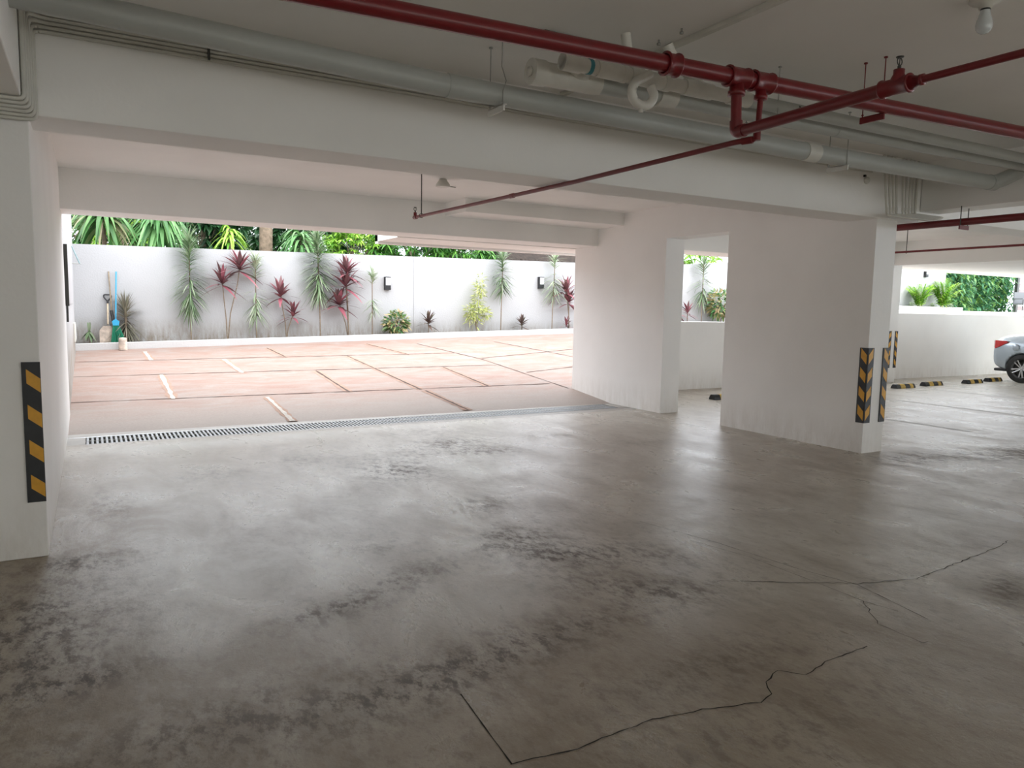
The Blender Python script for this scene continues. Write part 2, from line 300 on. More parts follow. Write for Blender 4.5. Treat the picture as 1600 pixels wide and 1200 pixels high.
# garage floor with a 'wear' colour layer of stains (dark, brown, pale)
def build_floor():
    x0, x1, y0, y1 = -8.0, 27.0, -9.0, 10.7
    xs = np.concatenate([np.arange(x0, -1, .5), np.arange(-1, 8.5, .05), np.arange(8.5, x1+.01, .25)])
    ys = np.concatenate([np.arange(y0, .5, .5), np.arange(.5, 8.66, .05), [8.66], np.arange(9.35, y1+.01, .2)])
    X, Y = np.meshgrid(xs, ys); nx, ny = len(xs), len(ys)
    Z = np.zeros_like(X)
    v = np.stack([X.ravel(), Y.ravel(), Z.ravel()], 1)
    def blobs(bl):
        a = np.zeros(X.size)
        for (bx, by, sx, sy, rot, am) in bl:
            dx = v[:, 0]-bx; dy = v[:, 1]-by; c, s = math.cos(rot), math.sin(rot)
            a += am*np.exp(-(((dx*c+dy*s)/sx)**2+((-dx*s+dy*c)/sy)**2))
        return np.clip(a, 0, 1)
    dark = blobs([(2.36, 6.22, .33, .35, 0, 1), (3.4, 7.3, .35, .3, 0, .8), (3.5, 6.7, .4, .22, 0, .8), (2.9, 6.9, .8, .3, .2, .45), (2.45, 4.85, .3, .2, .3, .8), (2.33, 4.05, .3, .25, 0, .9), (2.42, 3.6, .35, .2, -.5, .9), (2.5, 3.0, .45, .18, -.6, .8),
        (1.0, 3.45, .3, .1, .2, .8), (1.5, 3.7, .4, .12, .3, .6), (1.37, 4.25, .2, .1, 0, .5), (-.2, 3.2, .3, .1, .1, .9), (-.3, 3.45, .15, .06, 0, .8), (.3, 2.65, .5, .2, .2, .6), (1.6, 2.7, .9, .16, .1, .85), (1.0, 2.5, .5, .14, .1, .6), (2.2, 2.15, .6, .15, .0, .5), (4.3, 2.05, .25, .12, .5, .8), (4.0, 2.5, .5, .1, .3, .3), (-.3, 3.9, .25, .6, 0, .6), (-.1, 4.75, .25, .15, 0, .8),
        (.85, 6.75, .3, .2, 0, .5), (1.7, 7.0, .3, .3, 0, .5), (.1, 6.0, .15, .6, 0, .5), (2.9, 3.4, .2, .5, .8, .5), (7.3, 4.6, .4, .25, 0, .6), (8.5, 4.2, 1.5, .3, -.2, .8), (10, 4.2, 2, .3, -.1, .6), (9.5, 7, 1.0, .2, -.2, .3), (2.0, 1.7, .8, .15, 0, .4), (.3, 1.9, .8, .2, 0, .5), (5.3, 6.4, .5, .15, 0, .3), (4.6, 7.2, .5, .15, 0, .4), (-.3, 3.6, .4, 1.0, 0, .5), (3.3, 8.0, .6, .2, 0, .35)])
    brown = blobs([(.2, 6.2, .5, 1.3, 0, .9), (.8, 7.2, .9, .7, .2, .6), (.15, 5.2, .5, .4, 0, .8), (2.4, 4.6, 1.0, 1.2, .3, .4), (1.8, 2.6, 1.6, .7, 0, .5), (.2, 3.0, 1.0, .7, 0, .5), (3.6, 6.9, 1.6, .7, 0, .35), (3, 1.2, 4, .7, 0, .45), (4.5, 4.8, 1.3, .6, 0, .25), (-.5, 4, .6, 2, 0, .6), (0, 1.3, 2, 1, 0, .4)])
    pale = blobs([(.7, 4.2, .5, .5, .5, .75), (1.3, 5.2, .8, .6, .5, .45), (2.2, 4.0, .4, .4, 0, .4), (1.0, 8.25, 1.6, .28, .03, .8), (3.5, 8.45, 3.0, .2, .03, .6), (1.7, 3.2, .5, .25, .3, .5), (4.0, 3.2, .9, .7, 0, .4), (2.9, 6.1, .4, .5, 0, .4), (13, 7.5, 5, 1.6, 0, .7), (10, 6, 2.5, 1.5, 0, .5), (17, 9, 6, 1.2, 0, .8), (3.1, 2.5, .5, .3, 0, .4), (5.2, 3.4, .8, .6, 0, .4), (0.3, 3.5, .3, .3, 0, .3)])
    fs = []; idx = np.arange(nx*ny).reshape(ny, nx)
    for j in range(ny-1):
        if abs(ys[j]-8.66) < 1e-6:
            for i in range(nx-1):                      # leave the drain channel open between the walls
                if xs[i] < -.3 or xs[i] > 7.2: fs.append((idx[j, i], idx[j, i+1], idx[j+1, i+1], idx[j+1, i]))
            continue
        if ys[j] > 9.3:
            for i in range(nx-1):
                if xs[i] < -.3 or xs[i] > 7.2: fs.append((idx[j, i], idx[j, i+1], idx[j+1, i+1], idx[j+1, i]))
            continue
        for i in range(nx-1): fs.append((idx[j, i], idx[j, i+1], idx[j+1, i+1], idx[j+1, i]))
    me = bpy.data.meshes.new('floor'); me.from_pydata(v.tolist(), [], [tuple(int(a) for a in f) for f in fs]); me.materials.append(M['floor'])
    at = me.color_attributes.new('wear', 'FLOAT_COLOR', 'POINT'); at.data.foreach_set('color', np.stack([dark, brown, pale, np.ones_like(dark)], 1).astype(np.float32).ravel())
    me.update(); o = bpy.data.objects.new('floor', me); C.objects.link(o); o['kind'] = 'structure'; o['label'] = 'stained grey brown polished concrete garage floor'; o['category'] = 'floor'
    return o
build_floor()

# drain channel: slab edges, dark trough, grate
def dy(x): return .03*(x+.09)
mb = MB()
g0, g1 = -.09, 6.93
def q(mb, pts, mi=0): mb.add(pts, [tuple(range(len(pts)))], mi)
mb.add([(XL-.05, 8.655, 0), (XR+.05, 8.655, 0), (XR+.05, 8.66+dy(XR)+.03, 0), (XL-.05, 8.66, 0)], [(0, 1, 2, 3)])
mb.add([(XL-.05, 8.66, 0), (g0, 8.66, 0), (g0, 9.13, 0), (XL-.05, 9.13, 0)], [(0, 1, 2, 3)])
mb.add([(g1, 8.87, 0), (XR+.05, 8.87, 0), (XR+.05, 9.36, 0), (g1, 9.36, 0)], [(0, 1, 2, 3)])
mb.add([(XL-.05, 9.13, 0), (g1+.2, 9.34, 0), (XR+.05, 9.36, 0), (XR+.05, 9.361, 0), (XL-.05, 9.361, 0)], [(0, 1, 2, 3, 4)])
y00, y01, y10, y11 = 8.66, 8.87, 9.13, 9.34
mb.add([(g0, y00, -.18), (g1, y01, -.18), (g1, y11, -.18), (g0, y10, -.18), (g0, y00, 0), (g1, y01, 0), (g1, y11, 0), (g0, y10, 0)], [(0, 1, 2, 3), (0, 4, 5, 1), (2, 6, 7, 3), (0, 3, 7, 4), (1, 5, 6, 2)], 1)
struct('floor', mb, [M['terrace'] if False else simple('drain_edge_concrete', (.40, .385, .36), .5, var=.15, scale=5), M['crack']], 'concrete edging and dark channel under the drain grate', 'floor')
gr = thing('drain_grate', (0, 0, 0), 'long slatted grey metal drain grate across the garage entrance', 'drain grate')
mb = MB(); n = 158
for i in range(n):
    x = g0+.02+(g1-g0-.04)*i/(n-1); mb.box(x-.0105, x+.0105, 8.685+dy(x), 9.11+dy(x), -.03, -.002)
mb.build('slats', simple('grate_metal', (.38, .40, .42), .45, .3, var=.15, scale=20), gr)
mb = MB()
for a, b in ((8.665, 8.69), (8.885, 8.9), (9.105, 9.125)):
    mb.add([(g0, a, -.034), (g1, a+.21, -.034), (g1, b+.21, -.034), (g0, b, -.034), (g0, a, 0), (g1, a+.21, 0), (g1, b+.21, 0), (g0, b, 0)], [(0, 3, 2, 1), (4, 5, 6, 7), (0, 1, 5, 4), (1, 2, 6, 5), (2, 3, 7, 6), (3, 0, 4, 7)])
mb.build('frame', M['steel'], gr)

# driveway ramp
mb = MB(); xs = [XL-.1+(XR2-.1-XL+.1)*i/20 for i in range(21)]+[XR2-.1+(28.1-XR2+.1)*i/40 for i in range(1, 41)]; ys = [9.36+(10.6-9.36)*j/6 for j in range(7)]+[10.6+(16.15-10.6)*j/18 for j in range(1, 19)]
vs = [(x, y, rz_(x, y) if j else 0.0) for j, y in enumerate(ys) for x in xs]; nn = 61
mb.add(vs, [(j*nn+i, j*nn+i+1, (j+1)*nn+i+1, (j+1)*nn+i) for j in range(24) for i in range(60) if j >= 6 or i < 20], 0, True)
def strip(p, q_, wd, mi, dz=.004, jag=0.0):
    p = Vector((*p, 0)); q_ = Vector((*q_, 0)); n_ = max(2, int((q_-p).length/.12)); d = (q_-p).normalized(); s_ = Vector((-d.y, d.x, 0)); vs = []
    for i in range(n_+1):
        c = p+(q_-p)*i/n_; ww = wd*.5*(1+random.uniform(-jag, jag)); c += s_*random.uniform(-jag, jag)*.01
        for e in (-1, 1):
            r = c+s_*e*ww; vs.append((r.x, r.y, rz_(r.x, r.y)+dz))
    mb.add(vs, [(2*i, 2*i+2, 2*i+3, 2*i+1) for i in range(n_)], mi)
for p, q_ in [((-.26, 11.13), (6.95, 10.87)), ((-.26, 13.12), (6.85, 12.66)), ((-.26, 14.62), (6.6, 14.08)), ((6.3, 15.4), (6.86, 13.26)), ((6.86, 13.26), (7.06, 10.46)), ((6.9, 13.4), (12, 14.6)), ((7.07, 11.88), (12, 13.1)), ((8.2, 15.3), (9.3, 12.4))]: strip(p, q_, .024, 1, .005, .5)
for p, q_, k in [((.87, 15.57), (.91, 14.53), 2), ((2.09, 14.33), (2.17, 12.87), 2), ((.95, 12.99), (.95, 11.05), 2), ((3.37, 12.8), (3.39, 10.95), 3), ((2.16, 10.87), (2.17, 9.37), 2), ((4.57, 10.8), (4.65, 9.42), 3), ((5.71, 12.65), (5.75, 10.9), 1), ((4.35, 14.2), (4.53, 10.9), 3), ((3.09, 15.5), (3.2, 14.3), 3), ((5.2, 15.6), (5.6, 14.1), 1)]:
    strip(p, q_, .13, 3, .003, .3)
    strip(p, q_, .055 if k == 2 else .03, 2 if k == 2 else 1, .006, .4)
struct('floor', mb, [M['ramp'], M['joint'], M['jointw'], M['jointo']], 'pink red stamped concrete driveway slabs rising away from the drain', 'driveway')

# ceilings
struct('ceiling', MB().box(-8, 27, -9, YB+.01, ZC1, ZC1+.25), M['ceil'], 'grey white painted concrete ceiling over the near bay with pipes below', 'ceiling')
struct('ceiling', MB().box(-1.5, XR+.05, YB2-.01, 9.83, ZC2, 3.35), M['ceil'], 'bright white ceiling between the two entrance beams', 'ceiling')
struct('ceiling', MB().box(XR+.05, 15.0, YB2-.01, 10.75, ZC3, 3.35), M['ceil'], 'white ceiling over the right hand parking bays', 'ceiling')
struct('ceiling', MB().box(15.0, 27, -9, 10.75, 2.53, 3.34), M['ceil'], 'low dropped ceiling above the parked car', 'ceiling')
# beams
struct('ceiling_beam', MB().box(XL-.6, XR2+.3, YB, YB2, 2.469, 3.34), M['ceil'], 'large front beam spanning the garage entrance behind the pipes', 'beam', .006)
struct('ceiling_beam', MB().box(XR2+.3, 15.0, YB+.02, YB2, 2.53, 3.34), M['ceil'], 'front beam continuing right of the striped pier', 'beam', .006)
struct('ceiling_beam', MB().box(XL-.6, XR+.1, 9.82, 10.42, 2.486, 3.34), M['ceil'], 'rear beam above the driveway opening', 'beam', .006)
struct('ceiling_beam', MB().box(4.44, XR+.05, 9.16, 9.83, 2.756, 3.0), M['ceil'], 'short shallow drop beam beside the right wall top', 'beam', .005)
struct('ceiling_beam', MB().box(3.95, XR+1.4, 10.42, 11.4, 2.475, 3.2).box(3.95, XR+1.4, 11.28, 11.4, 2.44, 2.6), M['ceil'], 'outer canopy slab with drip lip beyond the rear beam', 'canopy')
struct('ceiling_beam', MB().box(XR+.1, 15.35, 9.95, 10.75, 2.54, 3.34), M['ceil'], 'rear beam above the parapet on the right side', 'beam', .006)
struct('ceiling_beam', MB().box(15.0, 27, 10.3, 10.75, 2.6, 3.3), M['ceil'], 'window head above the long right parapet opening', 'beam')
struct('ceiling_beam', MB().box(XL-1.6, -.277, -9, YB+.02, 2.535, 3.2), M['ceil'], 'beam running overhead at the far left towards the viewer', 'beam', .006)
struct('ceiling_beam', MB().box(7.78, 8.12, -9, YB+.01, 2.585, 3.2), M['ceil'], 'beam running from the striped pier towards the viewer', 'beam', .006)
# walls
struct('wall_left', MB().box(-2.2, XL, YA, 10.42, 0, 3.34), M['wall'], 'white left pier and wall carrying a striped guard', 'wall', .006)
struct('wall_left', MB().box(-1.2, XL-.004, 10.42, 17.0, -.2, 3.25), M['outwall'], 'tall white outdoor wall along the left of the driveway', 'wall')
mb = MB()
mb.prism([(YA, 0), (6.995, 0), (6.995, 2.5), (8.178, 2.5), (8.178, -.1), (10.45, -.1), (10.45, 3.3), (YB2-.01, 3.3), (YB2-.01, 2.472), (YA, 2.472)], XR2-XR, 0, 'x', XR)
struct('wall_right', mb, M['wall'], 'white right wall with a tall doorway opening and a broad pier', 'wall')
struct('wall_rear', MB().box(XR2-.05, 15.3, 10.5, 10.7, -.1, 1.28), M['wall'], 'low white parapet seen through the doorway', 'wall', .01)
struct('wall_rear', MB().box(15.2, 27, 10.5, 10.75, -.1, 1.52).box(XR2-.02, XR2+.3, 10.4, 10.72, -.1, 3.0), M['wall'], 'white parapet behind the silver car', 'wall', .01)
struct('wall_rear', MB().box(15.0, 15.305, 9.94, 10.52, 0, 2.56), M['wall'], 'white column with two striped guards by the parapet', 'column', .006)
mb = MB()
mb.box(-8.2, -8, -9, 5.2, 0, 3.3); mb.box(-8.2, -2.1, 5.0, 5.2, 0, 3.3)
struct('wall_side', mb, M['wall'], 'garage side wall outside the view on the left', 'wall')
mb = MB(); mb.box(-8.2, 12.0, -9.2, -9, 0, 3.3); mb.box(12, 27.2, -9.2, -9, 0, 1.0); mb.box(12, 27.2, -9.2, -9, 2.8, 3.3)
for x in range(12, 28, 5): mb.box(x-.25, x+.25, -9.2, -8.9, .9, 2.9)
struct('wall_near', mb, M['wall'], 'open sided garage wall behind the viewer', 'wall')
mb = MB(); mb.box(27, 27.2, -9, 10.75, 0, 1.2); mb.box(27, 27.2, -9, 10.75, 2.6, 3.3)
for y in range(-8, 11, 5): mb.box(26.9, 27.2, y-.25, y+.25, 1.1, 2.7)
struct('wall_end', mb, M['wall'], 'open sided garage wall beyond the parked car', 'wall')

# outdoor: boundary wall, kerb, soil, terrace, ground beyond
mb = MB()
xa, xb = -1.2, 28.3
def wt(x): return 2.535+.0147*(x+.25)
mb.add([(xa, 16.6, -.3), (xb, 16.6, -.3), (xb, 16.8, -.3), (xa, 16.8, -.3), (xa, 16.6, wt(xa)), (xb, 16.6, wt(xb)+.9), (xb, 16.8, wt(xb)+.9), (xa, 16.8, wt(xa)), (14, 16.6, wt(14)), (14, 16.8, wt(14)), (14, 16.6, -.3), (14, 16.8, -.3)],
    [(0, 10, 8, 4), (10, 1, 5, 8), (3, 7, 9, 11), (11, 9, 6, 2), (4, 8, 9, 7), (8, 5, 6, 9), (0, 4, 7, 3), (1, 2, 6, 5)])
for x in (6.72, 12.6): mb.box(x-.012, x+.012, 16.585, 16.6, .6, wt(x)-.02)
struct('wall_back', mb, M['outwall'], 'long white rendered boundary wall behind the row of plants', 'wall')
def kz(x): return .655+.028*(x+.25)
mb = MB()
def slope_box(mb, x0, x1, y0, y1, zb, zt, mi=0):
    mb.add([(x0, y0, zb(x0)), (x1, y0, zb(x1)), (x1, y1, zb(x1)), (x0, y1, zb(x0)), (x0, y0, zt(x0)), (x1, y0, zt(x1)), (x1, y1, zt(x1)), (x0, y1, zt(x0))], [(0, 3, 2, 1), (4, 5, 6, 7), (0, 1, 5, 4), (1, 2, 6, 5), (2, 3, 7, 6), (3, 0, 4, 7)], mi)
slope_box(mb, -.3, 28.3, 16.05, 16.17, lambda x: .2, kz)
struct('trim_1', mb, M['kerb'], 'white painted kerb edging the planting strip', 'kerb', .01)
mb = MB(); slope_box(mb, -.3, 28.3, 16.17, 16.6, lambda x: .2, lambda x: kz(x)-.02)
struct('floor', mb, M['soil'], 'narrow strip of dark soil between kerb and boundary wall', 'soil')
mb = MB(); mb.add([(16.2, 10.7, 1.50), (70, 10.7, 1.55), (70, 40, 1.75), (28.3, 40, 1.75), (28.3, 16.6, 1.68), (19.5, 16.1, 1.66)], [(0, 1, 2, 3, 4, 5)])
mb.add([(16.2, 10.7, 1.50), (19.5, 16.1, 1.66), (19.5, 16.1, .5), (16.2, 10.7, -.1)], [(0, 1, 2, 3)])
struct('floor', mb, M['terrace'], 'pale raised terrace beyond the right parapet', 'terrace')
mb = MB(); slope_box(mb, 24.6, 28.7, 16.1, 16.5, lambda x: 1.4, lambda x: 1.80); struct('trim_2', mb, M['kerb'], 'white raised planter ledge under the palms on the terrace', 'planter ledge')
mb = MB(); mb.add([(-30, 16.8, 0.3), (60, 16.8, .3), (60, 70, .6), (-30, 70, .6)], [(0, 1, 2, 3)]); struct('floor', mb, simple('garden_ground', (.10, .13, .05), .95, var=.4, scale=2), 'garden ground beyond the boundary wall', 'ground')

# ------------------------------------------------------------------ floor cracks and lines
def ribbon(mb, pts, wd, z=.0015, jag=.012, sub=6, mi=0):
    P = [Vector((*p, 0)) for p in pts]; out = []
    for a, b in zip(P[:-1], P[1:]):
        k = max(1, int((b-a).length/.035))
        for i in range(k): out.append(a+(b-a)*i/k+Vector((random.uniform(-jag, jag), random.uniform(-jag, jag), 0)))
    out.append(P[-1]); vs = []
    for i, p in enumerate(out):
        d = (out[min(i+1, len(out)-1)]-out[max(i-1, 0)]).normalized(); s_ = Vector((-d.y, d.x, 0)); ww = wd*.5*random.uniform(.4, 1.3)
        vs += [(*(p-s_*ww).xy, z), (*(p+s_*ww).xy, z)]
    mb.add(vs, [(2*i, 2*i+2, 2*i+3, 2*i+1) for i in range(len(out)-1)], mi)
cr = [([(1.146, 1.967), (1.381, 1.942), (1.73, 1.958), (1.974, 1.918), (2.179, 1.857), (2.261, 1.883), (2.323, 1.963), (2.438, 2.005), (2.514, 1.922), (2.682, 1.96), (2.983, 1.974)], .0055, .006, 'jagged crack running right from the bottom centre of the floor'),
      ([(2.962, 2.876), (3.64, 2.492), (4.001, 2.387), (4.536, 2.439), (5.059, 2.49), (5.265, 2.536)], .0055, .008, 'curved crack across the right side of the floor'),
      ([(3.318, 3.973), (3.462, 3.378), (3.536, 2.791), (3.623, 2.48), (3.522, 2.022)], .004, .0008, 'upper of two straight saw cuts in the right floor'),
      ([(3.34, 3.482), (3.438, 3.088), (3.446, 2.59), (3.441, 2.312), (3.48, 2.15)], .0035, .0008, 'lower of two straight saw cuts in the right floor'),
      ([(3.441, 2.312), (3.25, 2.103), (3.237, 1.879), (3.277, 1.873)], .004, .008, 'short wandering crack joining the two saw cuts'),
      ([(1.189, 2.442), (1.165, 2.185), (1.146, 1.967)], .005, .0006, 'straight saw cut meeting the crack at bottom centre')]
for pts, wd, jg, lb in cr:
    mb = MB(); ribbon(mb, pts, wd, .0015, jg); o = struct('floor_crack', mb, M['crack'], lb, 'crack')
for x, ya, yb_, lb in ((9.83, 5.3, 6.75, 'worn white parking line nearest the striped pier'), (12.2, 5.6, 8.3, 'middle worn white parking line'), (14.75, 6.9, 9.0, 'worn white parking line in front of the wheel stops')):
    mb = MB().add([(x-.04, ya, .002), (x+.04, ya, .002), (x+.04, yb_, .002), (x-.04, yb_, .002)], [(0, 1, 2, 3)]); struct('parking_line', mb, M['white_line'], lb, 'parking line')

# ------------------------------------------------------------------ striped guards
def stripes_face(mb, z0, z1, wd, n, rising, y, xo, ax):
    pass
def guard(name, cx, cy, side, label, group, wings=('x', 'y'), wd=.09, z0=.327, z1=1.128, slope=.07, nst=4, mode='chev'):
    # corner guard at column corner (cx, cy); front wing lies on the -Y face, side wing on the x face; side=+1: column body lies to +x of the corner
    root = thing(name, (cx, cy, z0), label, 'corner guard', group)
    H = z1-z0; th = .010; b = MB(); s_ = MB()
    def wing(P):            # P(u, v, w): u distance from corner, v height, w outward
        for (u0, u1, v0, v1, w0, w1) in ((-.0, wd, 0, H, 0.0005, th),):
            v = [P(u, vv, ww) for ww in (w0, w1) for vv in (v0, v1) for u in (u0, u1)]
            b.add(v, [(0, 2, 3, 1), (4, 5, 7, 6), (0, 1, 5, 4), (2, 6, 7, 3), (0, 4, 6, 2), (1, 3, 7, 5)])
        for k in range(nst):
            v0 = H*(k+.13)/nst; hh = H/nst*.50 if mode == 'chev' else H/nst*.40
            u0, u1 = (.004, wd-.018) if mode == 'chev' else (.002, wd-.022)
            v = [P(u0, v0, th+.0005), P(u1, v0+slope, th+.0005), P(u1, v0+slope+hh, th+.0005), P(u0, v0+hh, th+.0005), P(u0, v0, th+.002), P(u1, v0+slope, th+.002), P(u1, v0+slope+hh, th+.002), P(u0, v0+hh, th+.002)]
            s_.add(v, [(0, 3, 2, 1), (4, 5, 6, 7), (0, 1, 5, 4), (1, 2, 6, 5), (2, 3, 7, 6), (3, 0, 4, 7)])
    if 'y' in wings: wing(lambda u, v, w_: (side*u, -w_, v))
    if 'x' in wings: wing(lambda u, v, w_: (-side*w_, u, v))
    if len(wings) == 2: b.tube([(-side*.002, -.002, 0), (-side*.002, -.002, H)], .008, 10)
    b.build('rubber_strip', M['rubber'], root); s_.build('reflective_stripes', M['yellow'], root)
guard('corner_guard', XL, YA, -1, 'black rubber guard with slanted yellow stripes on the left pier', None, wings=('y',), slope=.055, mode='slant')
guard('corner_guard', XR, YA, 1, 'chevron striped rubber guard wrapping the left corner of the right pier', None)
guard('corner_guard', XR2, YA, -1, 'narrow looking striped guard on the right corner of the right pier', None)
guard('corner_guard', 15.0, 9.94, 1, 'left striped guard on the distant column beside the parapet', None)
guard('corner_guard', 15.305, 9.94, -1, 'right striped guard on the distant column beside the parapet', None)

# ------------------------------------------------------------------ wheel stops
def wheel_stop(x, y, L_, label, rz=0.0):
    r = thing('wheel_stop', (x, y, 0), label, 'wheel stop', 'rubber wheel stops', rz)
    def seg(x0, x1, m, nm):
        prof = [(-.075, 0), (.075, 0), (.065, .04), (.035, .085), (-.035, .085), (-.065, .04)]; e = .03
        v = []
        for xx, sc in ((x0, 1), (x1, 1)): v += [(xx, a, b_) for a, b_ in prof]
        mb = MB().add(v, [(0, 1, 2, 3, 4, 5), (11, 10, 9, 8, 7, 6)] + [(i, (i+1) % 6, 6+(i+1) % 6, 6+i) for i in range(6)]); mb.build(nm, m, r, .006)
    h = L_/2; seg(-h+.0, -h*.55, M['rubber'], 'rubber_block'); seg(-h*.55, -.02, M['yellow2'], 'yellow_block'); seg(-.02, h*.45, M['rubber'], 'rubber_block'); seg(h*.45, h*.8, M['yellow2'], 'yellow_block'); seg(h*.8, h, M['rubber'], 'rubber_block')
wheel_stop(14.36, 9.12, .62, 'black and yellow wheel stop directly in front of the column')
wheel_stop(15.5, 9.22, .62, 'second black and yellow wheel stop right of the column')
wheel_stop(17.0, 9.2, .62, 'third black and yellow wheel stop from the column')
wheel_stop(18.02, 9.3, .55, 'black and yellow wheel stop nearest the car wheel')
wheel_stop(9.38, 9.12, .62, 'black and yellow wheel stop seen through the doorway')

# ------------------------------------------------------------------ pipes
def X_at(p0, p1, x): t = (x-p0[0])/(p1[0]-p0[0]); return Vector(p0).lerp(Vector(p1), t)
# big grey drain pipe
P0, P1 = Vector((-.33, 4.25, 2.822)), Vector((7.62, 4.06, 2.765))
r = thing('drain_pipe', P0, 'thickest grey drain pipe hung along the front beam', 'pipe')
def loc(p, r): return Vector(p)-r.location
PP = [(-.33, 4.25, 2.882), (.81, 4.23, 2.839), (1.88, 4.2, 2.797), (3.2, 4.17, 2.781), (4.85, 4.12, 2.758), (7.60, 4.06, 2.758)]
def onpp(x):
    for a, b_ in zip(PP[:-1], PP[1:]):
        if x <= b_[0]: return X_at(a, b_, x)
MB().tube([loc(p, r) for p in PP[:-1]+rounded([PP[-2], PP[-1], (7.70, 3.93, 2.84), (7.70, 3.86, 2.875)], .09)[1:]], .067, 24).build('pipe', M['greypipe'], r)
p = onpp(1.9); MB().tube([loc(p, r), loc(onpp(2.12), r)], .0705, 24).build('socket', M['greypipe'], r)
MB().tube([loc(onpp(4.96), r), loc(onpp(5.10), r)], .0725, 24).build('coupling', M['whitepvc'], r)['label'] = 'off-white coupling'
MB().tube([loc(onpp(7.5), r), loc(onpp(7.6), r)], .0715, 24).build('elbow_socket', M['greypipe'], r)
# pipe B : grey lateral with cleanout
B0, B1 = Vector((2.26, 3.8, 2.833)), Vector((7.78, 3.8, 2.886))
r = thing('drain_pipe', B0, 'grey branch drain pipe starting at a white cleanout cap', 'pipe')
MB().tube([loc(X_at(B0, B1, 2.62), r), loc(B1, r)], .054, 20).build('pipe', M['greypipe'], r)
MB().tube([loc(X_at(B0, B1, 2.28), r), loc(X_at(B0, B1, 2.72), r)], .066, 20).tube(rounded([loc(X_at(B0, B1, 2.62), r), (.24, -.08, .05), (.19, -.17, .055)], .05), .05, 16).build('wye_fitting', M['whitepvc'], r)
MB().tube([(-.015, 0, 0), (.07, 0, 0)], .074, 20).lathe([(0, 0), (.03, 0), (.03, .012), (0, .012)], (-.027, 0, 0), (1, 0, 0), 6).build('cleanout_cap', M['whitepvc'], r)
MB().tube([loc(X_at(B0, B1, 3.18), r), loc(X_at(B0, B1, 3.32), r)], .064, 20).build('coupling', M['whitepvc'], r)['label'] = 'cream coupling'
MB().tube([loc(X_at(B0, B1, 4.9), r), loc(X_at(B0, B1, 5.0), r)], .0565, 20).build('socket', M['greypipe'], r)
# pipe A : smaller waste pipe with fittings
A0, A1 = Vector((2.33, 3.6, 2.850)), Vector((7.78, 3.6, 2.868))
r = thing('waste_pipe', A0, 'thin waste pipe with cream fittings under the red main', 'pipe')
MB().tube([loc(X_at(A0, A1, 3.75), r), loc(A1, r)], .042, 18).build('pipe', M['greypipe'], r)
mb = MB(); 
for a, b_, rr in ((2.33, 3.76, .040), (2.33, 2.45, .048), (2.56, 2.74, .047), (2.80, 3.05, .047), (3.22, 3.45, .048), (3.6, 3.78, .048), (3.05, 3.1, .05), (2.74, 2.77, .05)): mb.tube([loc(X_at(A0, A1, a), r), loc(X_at(A0, A1, b_), r)], rr, 16)
mb.build('fittings', M['whitepvc'], r)
MB().tube([loc(X_at(A0, A1, 2.50), r), loc(X_at(A0, A1, 2.525), r)], .0425, 16).build('glue_ring', M['teal'], r)
MB().tube([loc((4.22, 3.6, 2.853), r), loc((4.235, 3.6, 2.853), r)], .044, 16).build('seam_ring', M['darkmetal'], r)
# P-trap
mb = MB(); mb.tube(rounded([loc((2.93, 3.57, 2.87), r), loc((2.80, 3.55, 2.80), r), loc((2.775, 3.55, 2.73), r), loc((2.83, 3.55, 2.675), r), loc((2.92, 3.55, 2.685), r), loc((2.955, 3.55, 2.75), r), loc((2.94, 3.57, 2.80), r)], .05, 4), .027, 14)
mb.tube([loc((2.855, 3.55, 2.668), r), loc((2.857, 3.55, 2.638), r)], .014, 10); mb.build('trap', M['whitepvc'], r)
mb = MB(); mb.tube(rounded([loc((3.10, 3.62, 3.085), r), loc((3.14, 3.62, 3.02), r), loc((3.38, 3.6, 2.862), r)], .06), .033, 14); mb.tube([loc((3.16, 3.618, 3.005), r), loc((3.22, 3.615, 2.966), r)], .039, 14); mb.tube([loc((2.78, 3.62, 3.085), r), loc((2.80, 3.61, 2.95), r), loc((2.9, 3.6, 2.87), r)], .03, 14); mb.build('riser', M['whitepvc'], r)

# conduits hidden above big pipe (thin lines) along the front beam top
def conduit(name, pts, rad, label, cat='conduit', group=None, rnd=.03, mat='whitecable', sleeves=()):
    r = thing(name, pts[0], label, cat, group)
    MB().tube([loc(p, r) for p in rounded(pts, rnd, 4)], rad, 10).build('tube', M[mat], r)
    mb = MB()
    for a, b_ in sleeves: mb.tube([loc(a, r), loc(b_, r)], rad*1.22, 10)
    if sleeves: mb.build('sleeve', M[mat], r)
    return r
ordn = ['topmost', 'second', 'third', 'fourth', 'fifth', 'lowest']
for i in range(6):
    z = 3.028-.0235*i; yv = 4.872-.0; xv = -.205; yy = 4.872-.026*i if False else 4.872
    zb = 2.520-.0155*i; xv = -.236+.0175*0
    # each run: along the beam, then down in the corner stacked towards the viewer, then left under the beam
    yk = 4.874-.022*(5-i); xk = -.262+.009*i
    conduit('conduit', [(6.9, 4.875, z), (-.17, 4.875, z), (xk, yk, z-.005), (xk, yk, zb), (-1.2, yk, zb)], .0105, '%s white conduit of the bundle along the beam and left pier top' % ordn[i], group='conduit bundle at the left pier', rnd=.035)
mb = MB(); mb.box(.655, .668, 4.850, 4.889, 2.905, 3.055); tag(mb.build('conduit_clamp', M['darkmetal']), 'dark strap clamping the conduit bundle on the beam', 'clamp')
